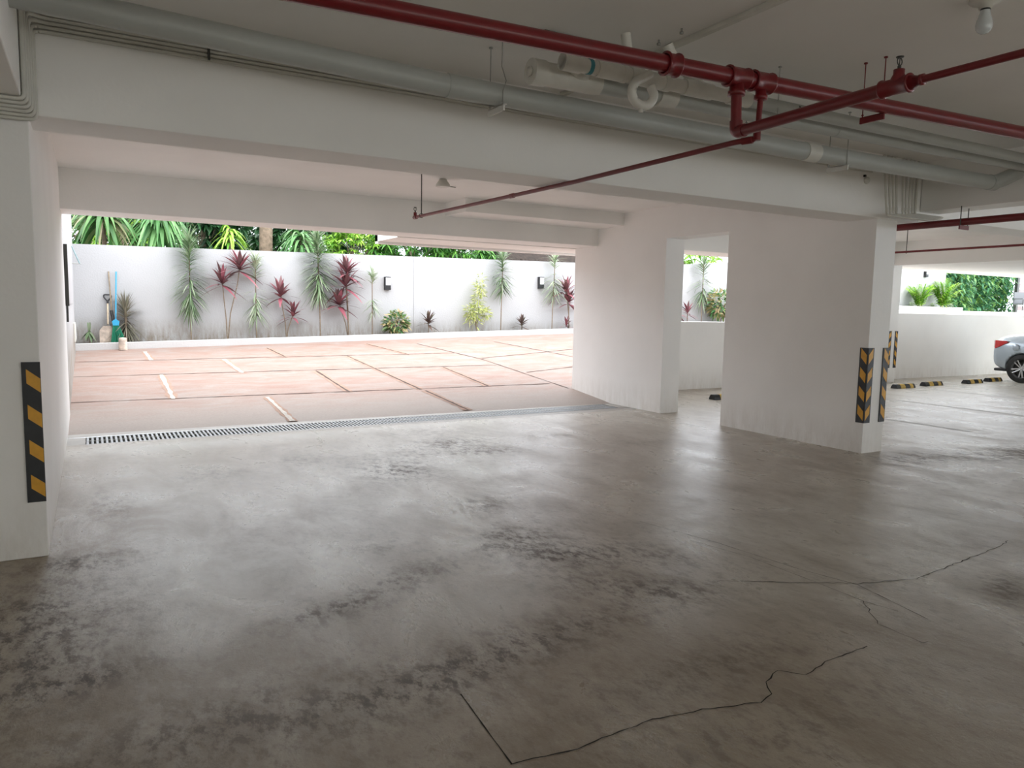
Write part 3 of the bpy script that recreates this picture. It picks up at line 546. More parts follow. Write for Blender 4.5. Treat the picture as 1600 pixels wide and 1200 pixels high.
# vertical conduits at the right pier
ordr = ['first', 'second', 'third', 'fourth', 'fifth', 'sixth', 'seventh', 'eighth', 'ninth']
xs8 = [7.10, 7.165, 7.225, 7.285, 7.40, 7.46, 7.525, 7.59, 7.655]
for i, x in enumerate(xs8):
    zb = 2.468+.010*i; yk = 4.871-.0205*(8-i)
    xe = 7.75+.05*i; xb_ = x-.165*(8-i)/8
    conduit('conduit', [(x-.03*(8-i)/8, 4.872, 3.095), (xb_, yk, zb), (xe, yk, zb)], .0115, '%s of nine white conduits dropping above the right pier, counted from the left' % ordr[i], group='conduits above the right pier', rnd=.028, sleeves=[(tuple(Vector((xb_, yk, zb)).lerp(Vector((x, 4.872, 3.095)), .12)), tuple(Vector((xb_, yk, zb)).lerp(Vector((x, 4.872, 3.095)), .05)))])

# ceiling trunking, junction box, bolts
tag(MB().box(3.13, 3.17, -2, 4.86, 3.072, 3.0995).build('cable_trunking', M['whitepvc'], None, .004), 'white cable trunking strip running across the near ceiling', 'trunking')
o = thing('ceiling_plate', (2.45, 3.87, 3.06), 'dark flat bracket plate on the ceiling above the red main', 'bracket'); MB().box(-.09, .07, -.03, .03, 0.01, .0395).build('plate', M['darkmetal'], o, .004); MB().box(.08, .2, -.03, .03, .02, .0395).build('clip', M['steel'], o)
for x, y, lb in ((3.02, 3.41, 'small anchor bolt in the ceiling beside the trunking, nearer the viewer'), (3.03, 3.62, 'small anchor bolt in the ceiling beside the trunking, nearer the red main')):
    o = thing('anchor_bolt', (x, y, 3.07), lb, 'bolt', 'ceiling anchor bolts'); MB().lathe([(0, 0), (.012, 0), (.012, .01), (.006, .01), (.006, .03)], n=10).build('nut', M['steel'], o)

# hangers: two rods + channel
def hanger(x, y, zc, ztop, label, col='bracket', half=.07, rod='steel', axis='y', wavy=False):
    r = thing('pipe_hanger', (x, y, zc), label, 'pipe hanger')
    if axis == 'y':
        MB().box(-.006, .006, -half, half, -.02, .02).box(-.006, .02, -half, half, .016, .022).build('channel', M[col], r)
        for s_ in (-1, 1):
            yy = s_*(half-.015); pts = [(0, yy, -.02), (0, yy, ztop-zc)]
            if wavy and s_ < 0: pts = [(0, yy, -.02), (.0, yy, .1), (.02, yy, .16), (-.012, yy, .24), (-.01, yy, ztop-zc)]
            MB().tube(pts, .0035, 8).lathe([(0, 0), (.008, 0), (.008, .008), (0, .008)], (0, yy, .03), n=6).build('rod', M[rod], r)
        for s_ in (-1, 1): MB().lathe([(0, 0), (.012, 0), (.012, .008), (0, .008)], (0, s_*(half-.015), ztop-zc-.008), n=8).build('anchor', M[rod], r)
    return r
hanger(2.24, 4.20, 2.70, ZC1, 'white channel hanger with two rods on the thick grey pipe, left', half=.10, wavy=True)
hanger(5.38, 4.12, 2.665, ZC1, 'white channel hanger on the thick grey pipe near the right pier', half=.10)
hanger(4.02, 3.70, 2.757, ZC1, 'white channel hanger under the two middle waste pipes', half=.15)
hanger(4.42, 3.15, 2.735, ZC1, 'red channel hanger carrying the red main pipe', 'red', half=.085, rod='red')

# red sprinkler main
R0, R1 = Vector((-.26, 3.40, 2.795)), Vector((7.79, 2.84, 2.80))
r = thing('sprinkler_main', R0, 'thick dark red sprinkler main pipe crossing the ceiling', 'pipe')
MB().tube([loc(R0, r), loc(R1, r)], .0445, 20).build('pipe', M['red'], r)
def rx(x): return X_at(R0, R1, x)
dR = (R1-R0).normalized()
def band(mb, p, d, r0, L_, lip=.006):
    d = Vector(d).normalized(); mb.lathe([(r0*.9, 0), (r0+lip, 0), (r0+lip, .008), (r0, .012), (r0, L_-.012), (r0+lip, L_-.008), (r0+lip, L_), (r0*.9, L_)], Vector(p)-d*L_/2, d, 20)
mb = MB(); band(mb, loc(rx(2.76), r), dR, .056, .085, .008); mb.build('coupling', M['red'], r)
for x in (3.22, 3.40):
    mb = MB(); band(mb, loc(rx(x), r), dR, .054, .14, .006); p = rx(x); rr = .040 if x < 3.3 else .03
    mb.lathe([(rr*.8, 0), (rr, 0), (rr, .07), (rr+.008, .075), (rr+.008, .1), (rr*.7, .1)], loc(p, r), (0, 0, -1), 18); mb.build('tee', M['red'], r)
# thick branch towards the viewer, ending in a tee with an upright head
p = rx(3.22); yb0 = p.y
r = thing('sprinkler_branch', (3.22, yb0, 2.70), 'red branch dropping from the main and rising to an upright sprinkler', 'pipe')
MB().tube([loc(q_, r) for q_ in rounded([(3.22, yb0, 2.71), (3.23, yb0, 2.497), (3.185, 2.22, 2.503)], .05, 6)], .030, 18).build('pipe', M['red'], r)
mb = MB(); mb.tube([loc(q_, r) for q_ in rounded([(3.228, yb0, 2.56), (3.23, yb0, 2.497), (3.229, yb0-.065, 2.498)], .045, 6)], .036, 18); mb.build('elbow', M['red'], r)
mb = MB(); tp = Vector((3.182, 2.10, 2.503)); band(mb, loc((3.184, 2.16, 2.503), r), (0, 1, 0), .036, .14, .006); mb.lathe([(.03, 0), (.034, .03), (.024, .05), (.024, .07), (.017, .07), (.0, .07)], loc((3.184, 2.15, 2.503), r), (0, 0, 1), 16)
mb.lathe([(.036, 0), (.02, .05), (.024, .05), (.024, .07), (.014, .07)], loc((3.184, 2.10, 2.503), r), (0, -1, 0), 16); mb.build('reducing_tee', M['red'], r)
def head(r, p, lab):
    mb = MB(); mb.tube([(0, 0, 0), (0, 0, .018)], .008, 8); mb.tube(arc((0, 0, .036), .017, -PI/2, PI/2, 6, (1, 0, 0), (0, 0, 1)), .0028, 6, cap=False); mb.tube(arc((0, 0, .036), .017, -PI/2, PI/2, 6, (-1, 0, 0), (0, 0, 1)), .0028, 6, cap=False)
    mb.tube([(0, 0, .018), (0, 0, .05)], .0025, 6); mb.lathe([(0, 0), (.016, -.002), (.017, .002), (0, .004)], (0, 0, .055), n=12)
    mb.v = [tuple(Vector(v)+loc(p, r)) for v in mb.v]; o = mb.build('sprinkler_head', M['darkmetal'], r); o['label'] = lab
head(r, (3.184, 2.15, 2.572), 'dark metal upright sprinkler head')
r = thing('sprinkler_branch', (3.18, 2.05, 2.503), 'thin red sprinkler pipe continuing from the reducing tee towards the upper right', 'pipe')
MB().tube([(0, 0, 0), (.03, -2.4, 0)], .0165, 14).build('pipe', M['red'], r)
p = rx(3.40)
r = thing('sprinkler_branch', (3.40, p.y, 2.70), 'long thin red sprinkler pipe reaching back under the white ceiling', 'pipe')
MB().tube([loc(q_, r) for q_ in rounded([(3.40, p.y, 2.70), (3.385, p.y, 2.477), (3.34, p.y+.1, 2.475), (3.258, 4.86, 2.448), (3.14, 7.74, 2.448)], .035, 5)], .0165, 14).build('pipe', M['red'], r)
MB().tube([loc((3.385, p.y-.0, 2.53), r), loc((3.386, p.y, 2.47), r)], .022, 12).tube([loc((3.375, p.y+.02, 2.476), r), loc((3.352, p.y+.08, 2.475), r)], .0215, 12).build('elbow', M['red'], r)
MB().tube([loc((3.225, 5.70, 2.448), r), loc((3.223, 5.76, 2.448), r)], .0215, 12).build('coupling', M['red'], r)
MB().tube([loc((3.14, 7.70, 2.448), r), loc((3.14, 7.765, 2.448), r)], .022, 12).tube([loc((3.14, 7.74, 2.448), r), loc((3.14, 7.74, 2.5), r)], .018, 12).build('end_elbow', M['red'], r)
head(r, (3.14, 7.74, 2.50), 'dark upright sprinkler head at the pipe end')
r = thing('hanger_rod', (3.147, 7.58, 2.43), 'single thin dark rod holding the far end of the sprinkler pipe', 'hanger rod')
MB().tube([(0, 0, 0), (0, 0, ZC2-2.43)], .006, 8).build('rod', M['darkmetal'], r); MB().tube(arc((0, 0, .022), .024, 0, 2*PI, 14, (1, 0, 0), (0, 0, 1)), .003, 6, cap=False).build('clip', M['darkmetal'], r)
# red main to the right beyond the pier
r = thing('sprinkler_main', (7.62, -3, 2.418), 'red pipe leaving the right pier below the white conduits', 'pipe')
MB().tube([(0, 0, 0), (0, 8.2, 0), (-.02, 12.5, 0)][:2], .036, 16).build('pipe', M['red'], r)
r = thing('pipe_hanger', (7.62, 4.33, 2.368), 'red bracket with rods on the pipe right of the pier', 'pipe hanger')
MB().box(-.08, .08, -.006, .006, -.028, .012).build('channel', M['red'], r)
for s_ in (-1, 1): MB().tube([(s_*.065, 0, 0), (s_*.065, 0, .185 if s_ > 0 else .2)], .005, 8).build('rod', M['darkmetal'], r)
r = thing('sprinkler_branch', (11.45, 5.4, 2.49), 'thin brownish red pipe under the right bay ceiling', 'pipe')
MB().tube([(-.06, -3.2, 0), (0, 4.4, 0)], .017, 12).build('pipe', M['red'], r)
r = thing('hanger_rod', (11.47, 7.4, 2.47), 'thin dark rod dropping to the pipe in the right bay', 'hanger rod')
MB().tube([(0, 0, 0), (0, 0, ZC3-2.47)], .006, 8).build('rod', M['darkmetal'], r); MB().tube(arc((0, 0, .02), .024, 0, 2*PI, 14, (1, 0, 0), (0, 0, 1)), .003, 6, cap=False).build('clip', M['darkmetal'], r)

# ------------------------------------------------------------------ lamps and small fittings
r = thing('ceiling_bulb', (4.05, 2.28, ZC1), 'bare frosted light bulb in a white ceiling holder at upper right', 'light bulb')
MB().lathe([(0, -.0), (.072, -.0005), (.078, -.008), (.066, -.02), (.034, -.03), (.030, -.048), (0, -.048)], n=28).build('lamp_holder', M['whitepvc'], r)
MB().lathe([(.0235, -.046), (.0235, -.056)], n=20).build('collar', M['blackpl'], r)
MB().lathe([(.0225, -.055), (.024, -.065), (.029, -.085), (.036, -.105), (.0395, -.125), (.0375, -.145), (.029, -.160), (.015, -.169), (0, -.172)], n=28).build('bulb', M['glassbulb'], r)
r = thing('ceiling_lamp', (3.59, 8.01, ZC2), 'small white dome lamp on the ceiling between the beams', 'ceiling lamp')
MB().lathe([(0, 0), (.04, -.001), (.05, -.02), (.08, -.06), (.085, -.085), (.07, -.09), (0, -.085)], n=22).build('shade', M['whitepvc'], r)
MB().tube([(.07, .0, -.075), (.17, .02, -.075)], .006, 8).build('cable', M['steel'], r)
r = thing('wall_sounder', (6.83, YB-.0005, 2.82), 'small round white fitting on the beam near the conduits', 'wall fitting')
MB().lathe([(0, .028), (.03, .026), (.036, .012), (.036, 0)], axis=(0, -1, 0), n=20).build('base', M['whitepvc'], r); MB().box(-.045, -.025, -.02, 0, .03, .05).build('tab', M['darkmetal'], r)

def wall_light(x, z, label, y=16.6):
    r = thing('wall_light', (x, y, z), label, 'wall light', 'outdoor wall lights')
    mb = MB().box(-.065, .065, -.10, 0, -.15, -.04)
    for k in range(4): mb.box(-.07, .07, -.112, 0, -.145+k*.026, -.132+k*.026)
    mb.box(-.068, .068, -.03, 0, -.05, .15); mb.box(-.068, .068, -.105, 0, .135, .15); mb.box(-.068, -.055, -.105, 0, -.05, .14)
    mb.build('housing', M['blackpl'], r); MB().box(-.054, .06, -.098, -.031, -.04, .134).build('diffuser', M['diff'], r)
wall_light(6.03, 1.985, 'black wall light with white diffuser left of the round bush')
wall_light(10.22, 2.135, 'black wall light with white diffuser near the right end of the wall')
wall_light(26.95, 3.03, 'distant wall light above the palms on the terrace wall')

# left outdoor wall fittings
r = thing('notice_panel', (XL-.004, 12.0, 1.75), 'flat grey panel with dark edge on the left outdoor wall', 'panel')
MB().box(0, .025, -1.3, 2.1, -.33, .38).build('board', M['panel'], r); MB().box(0.0, .04, -1.36, -1.3, -.35, .40).build('edge', M['darkmetal'], r)
r = thing('wall_conduit', (XL-.004, 10.75, 1.2), 'thin dark vertical conduit below the grey panel', 'conduit'); MB().tube([(.015, 0, 0), (.015, 0, .8)], .012, 8).build('tube', M['darkmetal'], r)
r = thing('wall_box', (XL-.004, 14.9, .92), 'small pale box low on the left outdoor wall', 'box'); MB().box(0, .03, -.3, .3, -.16, .16).build('case', M['whitepvc'], r, .005); MB().box(.03, .034, -.25, .25, -.13, .13).build('lid', M['bracket'], r)
r = thing('stay_bar', (XL-.004, 16.0, 2.14), 'thin blue grey stay bar leaning out from the left outdoor wall', 'bar')
MB().tube([(0, 0, .32), (.12, 0, 0)], .011, 8).build('bar', simple('blue_grey_paint', (.25, .36, .38), .5), r); MB().tube([(0, 0, .0), (.14, 0, .0)], .008, 8).build('bracket', M['steel'], r)

# ------------------------------------------------------------------ garden tools
zs = kz(.4)-.02
r = thing('shovel', (.27, 16.36, zs), 'shovel with a black D handle leaning on the wall', 'shovel')
d0, d1 = Vector((.02, -.02, .36)), Vector((.03, .16, .76))
MB().tube([d0, d1], .016, 10).build('shaft', M['tan'], r)
mb = MB(); mb.tube([d1, d1+Vector((0, .01, .05))], .02, 10); mb.tube(rounded([d1+Vector((0, .01, .04)), d1+Vector((-.065, .02, .12)), d1+Vector((-.06, .03, .17)), d1+Vector((.06, .03, .17)), d1+Vector((.065, .02, .12)), d1+Vector((0, .01, .04))], .03), .014, 10); mb.build('handle', M['blackpl'], r)
MB().prism([(-.13, 0), (.13, 0), (.13, .24), (.06, .33), (-.06, .33), (-.13, .24)], .012, axis='y', base=-.02).build('blade', M['rust'], r)
r = thing('broom', (.42, 16.30, zs), 'broom with blue handle and green bristles leaning on the wall', 'broom')
MB().tube([(.0, -.03, .38), (.045, .26, 1.38)], .014, 10).build('handle', M['blue'], r)
MB().prism([(-.05, .34), (.05, .34), (.065, .42), (0, .47), (-.065, .42)], .06, axis='y', base=-.06).build('cap', M['blue'], r)
mb = MB()
for i in range(120):
    a = random.uniform(-1, 1); b_ = random.uniform(-1, 1); mb.tube([(a*.045, -.03+b_*.02, .36), (.04+a*.13, -.05+b_*.05, random.uniform(.0, .03))], .004, 4, cap=False)
mb.build('bristles', M['green'], r)['kind'] = 'stuff'
r = thing('pole', (.385, 16.42, zs), 'weathered brown wooden pole beside the blue broom', 'pole')
MB().tube([(0, -.05, 0.0), (-.05, .16, 1.38)], .014, 10).build('shaft', M['wood'], r); MB().tube([(-.002, -.05, .42), (-.03, .03, .62)], .03, 10).build('grip_wrap', M['blackpl'], r)
r = thing('post_stub', (.52, 15.93, rz_(.5, 15.93)), 'short stained white concrete post stub in front of the kerb', 'post')
MB().lathe([(0.075, 0), (.07, .22), (.06, .235), (0, .24)], n=16).build('post', M['rust'], r)

# ------------------------------------------------------------------ plants
def soil(x): return kz(x)-.03
YP = 16.36
def rd(elev, az): return Vector((math.cos(az)*math.cos(elev), math.sin(az)*math.cos(elev), math.sin(elev)))
def stemwood(mb, pts, r0, r1):
    n_ = len(pts); mb.tube(pts, [r0+(r1-r0)*i/(n_-1) for i in range(n_)], 8)
def dracaena(x, zlo, zhi, ztop, label, Ln=.5, wd=.03, n_=220, mat='L_dra', dx=0.0, lean=.0, low_droop=True, bare=()):
    z0 = soil(x); r = thing('dracaena', (x, YP, z0), label, 'plant', 'tall dracaenas along the boundary wall')
    mb = MB(); pts = [(0, 0, -.02), (dx*.3, 0, (zhi-z0)*.4), (dx*.8, 0, (zhi-z0)*.75), (dx, 0, zhi-z0)]; stemwood(mb, pts, .014, .010); mb.build('stem', M['stem'], r)
    mb = MB(); mb.raw = True; mb.ymax = 16.59-YP
    for i in range(n_):
        t = random.random()**.8; z = zlo+(zhi-zlo)*t
        if any(a < z < b_ for a, b_ in bare): continue
        az = random.uniform(0, 2*PI); el = -.75+1.7*t if low_droop else random.uniform(-.2, 1.2)
        if t > .93: el = random.uniform(.2, 1.4)
        el += random.uniform(-.2, .2); c = Vector((dx*min(1, (z-z0)/(zhi-z0)), 0, z-z0)); d = rd(el, az); d.y *= .65
        mb.leaf(c, d, Ln*random.uniform(.65, 1.1)*(1.0 if t > .15 else .8), wd, .30, 3)
    mb.build('foliage', M[mat], r)
dracaena(1.77, 1.30, 2.75, 3.0, 'tall dracaena with shaggy drooping leaves, first from the left', Ln=.48, n_=420, wd=.026)
dracaena(3.05, 1.15, 2.40, 2.6, 'pale dracaena with sparse leaves between two red cordylines', Ln=.42, n_=190, mat='L_pale', bare=((1.75, 1.95),))
dracaena(4.41, 1.65, 2.95, 3.1, 'tallest dracaena reaching above the wall near its centre', Ln=.50, n_=420, wd=.03, dx=-.05)
dracaena(5.60, 1.25, 2.20, 2.3, 'slim dracaena with separate leaf tufts left of the wall light', Ln=.32, n_=150, mat='L_pale', bare=((1.35, 1.42), (1.62, 1.95)))
dracaena(8.95, 1.85, 2.80, 2.9, 'dracaena topping the wall right of the lime green shrub', Ln=.42, n_=240, dx=.03)
dracaena(10.47, 1.80, 2.75, 2.85, 'dracaena with a pale green crown beside the right wall light', Ln=.46, n_=170, mat='L_pale', dx=.05, bare=((2.35, 2.5),))
dracaena(15.7, 1.85, 2.90, 3.0, 'dracaena seen through the doorway opening', Ln=.55, n_=150, mat='L_dra')
# spiky plant near the tools
def spiky(x, y, zb, zc, n_, Ln, label, mat='L_mar', wd=.02):
    r = thing('spiky_plant', (x, y, zb), label, 'plant'); mb = MB(); stemwood(mb, [(0, 0, 0), (0, 0, (zc-zb)*.5), (.0, 0, zc-zb)], .03, .02); mb.build('stem', M['stem'], r)
    mb = MB(); mb.raw = True; mb.ymax = 16.59-y
    for i in range(n_):
        t = random.random(); el = -1.0+2.4*t; d = rd(el+random.uniform(-.15, .15), random.uniform(0, 2*PI)); d.y *= .6; mb.leaf((0, 0, (zc-zb)*(.35+.65*t)), d, Ln*random.uniform(.7, 1.1), wd, .25, 3)
    mb.build('foliage', M[mat], r)
spiky(.60, 16.42, soil(.6), 1.34, 260, .50, 'spiky brown green plant behind the broom')
def cordy_head(mb, p, n_, Ln, wd, lo=-.25, hi=1.35):
    Ln *= 1.25; wd *= 1.15
    for i in range(n_):
        t = (i+.5)/n_; el = lo+(hi-lo)*t+random.uniform(-.12, .12); az = i*2.4+random.uniform(-.3, .3); d = rd(el, az); d.y *= .6
        mb.leaf(Vector(p)+Vector((0, 0, -.14*(1-t))), d, Ln*random.uniform(.75, 1.1), wd, .28, 4)
def cordyline(x, stems, label, mat='L_red', group='red cordylines along the boundary wall', y=YP, zb=None):
    z0 = soil(x) if zb is None else zb; r = thing('cordyline', (x, y, z0), label, 'plant', group); k = 0
    for (dx, z, n_, Ln, wd) in stems:
        mb = MB(); h = z-z0; stemwood(mb, [(dx*.05, .02*k, -.02), (dx*.25, .02*k, h*.35), (dx*.8, 0, h*.75), (dx, 0, h)], .013, .009); mb.build('stem', M['stem'], r)
        mb = MB(); mb.raw = True; mb.ymax = 16.59-y; cordy_head(mb, (dx, 0, h), n_, Ln, wd); mb.build('leaf_head', M[mat], r); k += 1
cordyline(2.47, [(-.08, 1.95, 30, .40, .065), (.27, 2.25, 36, .46, .075)], 'red cordyline with two long bent stems, left of the pale dracaena')
cordyline(3.68, [(-.12, 1.72, 26, .40, .075), (.14, 1.30, 24, .34, .06)], 'red cordyline with one tall and one short head')
cordyline(5.05, [(-.05, 2.25, 34, .42, .075), (-.06, 1.95, 24, .48, .075), (-.22, 1.55, 30, .42, .09)], 'largest red cordyline with stacked leaf heads right of the tallest dracaena')
cordyline(6.99, [(0, 1.15, 24, .30, .06)], 'small dark brown cordyline in front of the wall joint', 'L_dark')
cordyline(9.56, [(0, 1.12, 20, .28, .06)], 'small dark cordyline below the right wall light', 'L_dark')
cordyline(11.02, [(-.12, 2.0, 24, .42, .08), (-.04, 1.72, 24, .38, .07), (-.1, 1.1, 14, .25, .05)], 'red cordyline half hidden by the right wall edge')
cordyline(15.15, [(0, 1.50, 16, .34, .06)], 'red cordyline seen through the doorway, right one')
cordyline(14.6, [(0.05, 1.52, 16, .42, .07)], 'red cordyline seen through the doorway, cut by its left jamb')
r = thing('small_shrub', (-.03, 16.38, soil(0)), 'small pointed yellow green seedling at the far left of the bed', 'plant')
MB().tube([(0, 0, 0), (0, 0, .2)], .008, 6).build('stem', M['stem'], r); mb = MB(); mb.raw = True; mb.ymax = .2
for i in range(12): mb.leaf((0, 0, .25), rd(random.uniform(-1.2, -.6) if i > 3 else 1.4, i*2.4), .22, .06, .2, 3)
mb.build('foliage', M['L_dra'], r)
def bush(name, x, y, zb, c, rad, n_, Ln, wd, mat, label, cat='bush', group=None, stems=5, shape=None):
    r = thing(name, (x, y, zb), label, cat, group); mb = MB()
    for i in range(stems): mb.tube([(0, 0, 0), (random.uniform(-.4, .4)*rad[0], random.uniform(-.3, .3)*rad[1], c-zb)], .008, 6)
    mb.build('stem', M['stem'], r); mb = MB(); mb.raw = True; mb.ymax = 16.59-y
    for i in range(n_):
        d = rd(math.asin(random.uniform(-1, 1)), random.uniform(0, 2*PI)); q_ = random.uniform(.55, 1.0)
        if shape: c0, q3 = shape(random.random()); p = Vector(c0)+Vector((d.x*q3, d.y*q3, d.z*q3))*q_
        else: p = Vector((d.x*rad[0]*q_, d.y*rad[1]*q_, c-zb+d.z*rad[2]*q_))
        mb.leaf(p, Vector((d.x, d.y, d.z*.6+.15))+Vector((random.uniform(-.5, .5), random.uniform(-.5, .5), random.uniform(-.3, .4))), Ln*random.uniform(.7, 1.2), wd, .35, 3, roll=random.uniform(-.8, .8))
    mb.build('foliage', M[mat], r); return r
bush('croton_bush', 6.17, 16.30, soil(6.2), 1.09, (.30, .20, .26), 420, .13, .05, 'L_croton', 'round variegated green and yellow croton bush under the left wall light')
def limeshape(t):
    if t < .55: k = t/.55; return (-.02+.12*k, 0, .25+1.1*k), .17-.05*k
    if t < .85: return (-.16, 0, .3+random.random()*.28), .15
    return (.26, 0, .42+random.random()*.1), .11
bush('lime_shrub', 8.26, 16.34, soil(8.2), 1.2, (.2, .15, .3), 620, .12, .028, 'L_lime', 'upright lime yellow shrub against the wall', shape=limeshape)
bush('croton_bush', 16.35, 16.25, soil(16.4), 1.72, (.52, .30, .42), 520, .18, .07, 'L_croton', 'large orange flecked croton bush seen through the doorway')

# trees and greenery beyond the boundary wall
def tree(name, x, y, zc, rx, ry, rz2, ncl, Ln, wd, mat, label, per=9, trunk=.07, zb=.35, down=.4):
    r = thing(name, (x, y, zb), label, 'tree' if trunk > .03 else 'shrub', 'greenery beyond the boundary wall'); mb = MB(); h = zc-zb
    mb.tube([(0, 0, -.1), (.05, 0, h*.5), (0, 0, h)], [trunk, trunk*.8, trunk*.5], 10)
    cl = []
    for i in range(ncl):
        d = rd(math.asin(random.uniform(-1, 1)), random.uniform(0, 2*PI)); q_ = random.uniform(.35, 1.0)**.6; cl.append((Vector((d.x*rx*q_, d.y*ry*q_, h+d.z*rz2*q_)), d))
    for p, d in cl[:24]: mb.tube([(0, 0, h*.7), tuple(p*.6+Vector((0, 0, h*.3))), tuple(p)], [trunk*.3, trunk*.15, .006], 5, cap=False)
    mb.build('trunk', M['bark'], r); mb = MB(); mb.raw = True; mb.ymin = 16.82-y
    for p, d in cl:
        for k in range(per):
            dd = rd(random.uniform(-.7, .5), k*2*PI/per+random.uniform(-.3, .3)); mb.leaf(p, dd+d*.3, Ln*random.uniform(.7, 1.15), wd, down, 3, roll=random.uniform(-.5, .5))
    mb.build('crown', M[mat], r); return r
def strapclump(x, y, zc, n_, Ln, wd, mat, label, zb=.35):
    r = thing('strap_leaf_plant', (x, y, zb), label, 'plant', 'greenery beyond the boundary wall'); mb = MB(); mb.tube([(0, 0, -.1), (0, 0, zc-zb)], [.06, .04], 8); mb.build('stem', M['bark'], r)
    mb = MB(); mb.raw = True; mb.ymin = 16.82-y
    for i in range(n_):
        d = rd(random.uniform(-.1, 1.1), random.uniform(0, 2*PI)); mb.leaf((0, 0, zc-zb-random.random()*.35), d, Ln*random.uniform(.7, 1.1), wd, .95, 5)
    mb.build('foliage', M[mat], r)
tree('leafy_tree', -1.2, 18.9, 3.2, 1.1, .8, 1.0, 130, .20, .08, 'L_mango', 'broad leaved green tree behind the far left end of the wall')
strapclump(.30, 17.9, 3.35, 130, 1.1, .09, 'L_dry', 'strap leaved plant with dry tan leaves behind the left of the wall')
tree('leafy_tree', .75, 19.9, 3.0, .8, .7, .9, 110, .13, .04, 'L_bright', 'light green fine leaved shrub behind the dry strap plant')
strapclump(1.35, 17.7, 3.35, 190, .95, .10, 'L_strap', 'large drooping green strap leaved plant behind the wall')
tree('leafy_tree', 2.3, 18.6, 3.2, .9, .7, 1.0, 190, .30, .09, 'L_deep', 'dark glossy leaved tree left of the bare trunk')
strapclump(2.75, 17.6, 3.10, 50, .55, .06, 'L_bright', 'small bright strap leaved tuft hanging over the dark foliage')
tree('leafy_tree', 4.9, 19.6, 3.2, 1.3, .7, 1.1, 220, .28, .08, 'L_deep', 'dark broad leaved tree right of the bare trunk')
r = thing('tree_trunk', (3.62, 18.2, .35), 'thick bare brown tree trunk rising behind the wall', 'tree trunk', 'greenery beyond the boundary wall')
MB().tube([(0, 0, -.1), (.0, 0, 1.5), (.03, 0, 3), (.1, 0, 5)], [.19, .16, .145, .13], 14).build('bole', M['bark'], r)
strapclump(4.35, 17.8, 3.1, 100, .9, .07, 'L_strap', 'dark green strap leaved plant beside the tallest dracaena')
tree('leafy_shrub', 5.75, 18.4, 2.9, .95, .6, .75, 220, .15, .05, 'L_bright', 'bright yellow green shrub behind the largest cordyline', per=14)
tree('mango_tree', 7.25, 18.2, 2.9, 1.1, .7, .9, 230, .30, .055, 'L_mango', 'dense green mango like foliage behind the wall joint')
tree('mango_tree', 8.9, 18.3, 2.9, 1.1, .7, .9, 230, .30, .055, 'L_mango', 'dense green mango like foliage behind the lime shrub')
tree('leafy_tree', 11.4, 20.2, 3.0, 1.6, .8, 1.1, 220, .35, .06, 'L_deep', 'dark foliage behind the right end of the visible wall')
tree('leafy_tree', 0.2, 21.5, 3.2, 1.8, .8, 1.4, 160, .28, .10, 'L_deep', 'deep green tree further back on the left')
tree('leafy_tree', 2.8, 21.8, 3.2, 1.8, .8, 1.4, 170, .28, .10, 'L_deep', 'deep green tree further back behind the strap plant')
tree('leafy_tree', 15.4, 18.6, 2.9, 1.2, .8, .7, 170, .22, .07, 'L_mango', 'green foliage above the wall seen through the doorway, left')
tree('leafy_tree', 17.6, 18.8, 3.0, 1.2, .8, .8, 170, .22, .07, 'L_bright', 'yellow green foliage above the wall seen through the doorway, right')
for i, (x, y) in enumerate(((-.8, 23.5), (2.4, 24.0), (5.6, 23.0), (8.8, 23.5), (12.4, 23.5))):
    tree('leafy_tree', x, y, 3.2, 2.0, .7, 1.6, 260, .34, .13, 'L_deep', ['deep green tree at the very back, far left', 'deep green tree at the very back, left of the bare trunk', 'deep green tree at the very back, behind the bright shrub', 'deep green tree at the very back, behind the mango foliage', 'deep green tree at the very back, behind the hut'][i])
r = thing('thatched_hut', (11.2, 18.2, .35), 'dark thatched roof behind the right end of the wall', 'hut', None)
mb = MB(); mb.add([(-1.7, -.6, 2.25), (1.8, -.6, 2.25), (1.8, 1.2, 2.25), (-1.7, 1.2, 2.25), (-1.2, .3, 3.1), (1.3, .3, 3.1)], [(0, 1, 5, 4), (1, 2, 5), (2, 3, 4, 5), (3, 0, 4), (0, 3, 2, 1)]); mb.build('roof', M['darkthatch'], r)
for px_, py in ((-1.4, -.4), (1.5, -.4), (-1.4, 1.0), (1.5, 1.0)): MB().tube([(px_, py, -.1), (px_, py, 2.26)], .06, 8).build('post', M['bark'], r)
mb = MB(); mb.raw = True
for i in range(260): x = random.uniform(-1.7, 1.8); mb.leaf((x, -.58, 2.45), rd(random.uniform(-1.2, -.3), random.uniform(-2.4, -.7)), .3, .03, .3, 2)
mb.build('thatch_fringe', M['darkthatch'], r)

# terrace on the right
def palm(x, y, zb, n_, Ln, label):
    r = thing('areca_palm', (x, y, zb), label, 'palm', 'palms on the terrace'); mb = MB()
    for i in range(5): mb.tube([(random.uniform(-.1, .1), random.uniform(-.1, .1), 0), (random.uniform(-.2, .2), random.uniform(-.15, .15), .5)], .02, 6)
    mb.build('stems', M['L_lime'], r); mb = MB(); mb.raw = True; mb.ymax = 16.59-y
    for i in range(n_):
        d = rd(random.uniform(1.0, 1.5), random.uniform(0, 2*PI)); L_ = Ln*random.uniform(.7, 1.1); prev = None; base = Vector((random.uniform(-.1, .1), random.uniform(-.1, .1), .03))
        for k in range(14):
            t = (k+.5)/14; p = base+d*L_*t+Vector((0, 0, -.35*L_*t*t))
            s_ = d.cross(Vector((0, 0, 1))).normalized()
            for e in (-1, 1): mb.leaf(p, d*.7+s_*e, .34*L_*(1-t*.6), .045, .4, 2)
    mb.build('fronds', M['L_bright'], r)
palm(26.1, 16.2, 1.78, 34, 1.15, 'left feathery palm against the white terrace wall')
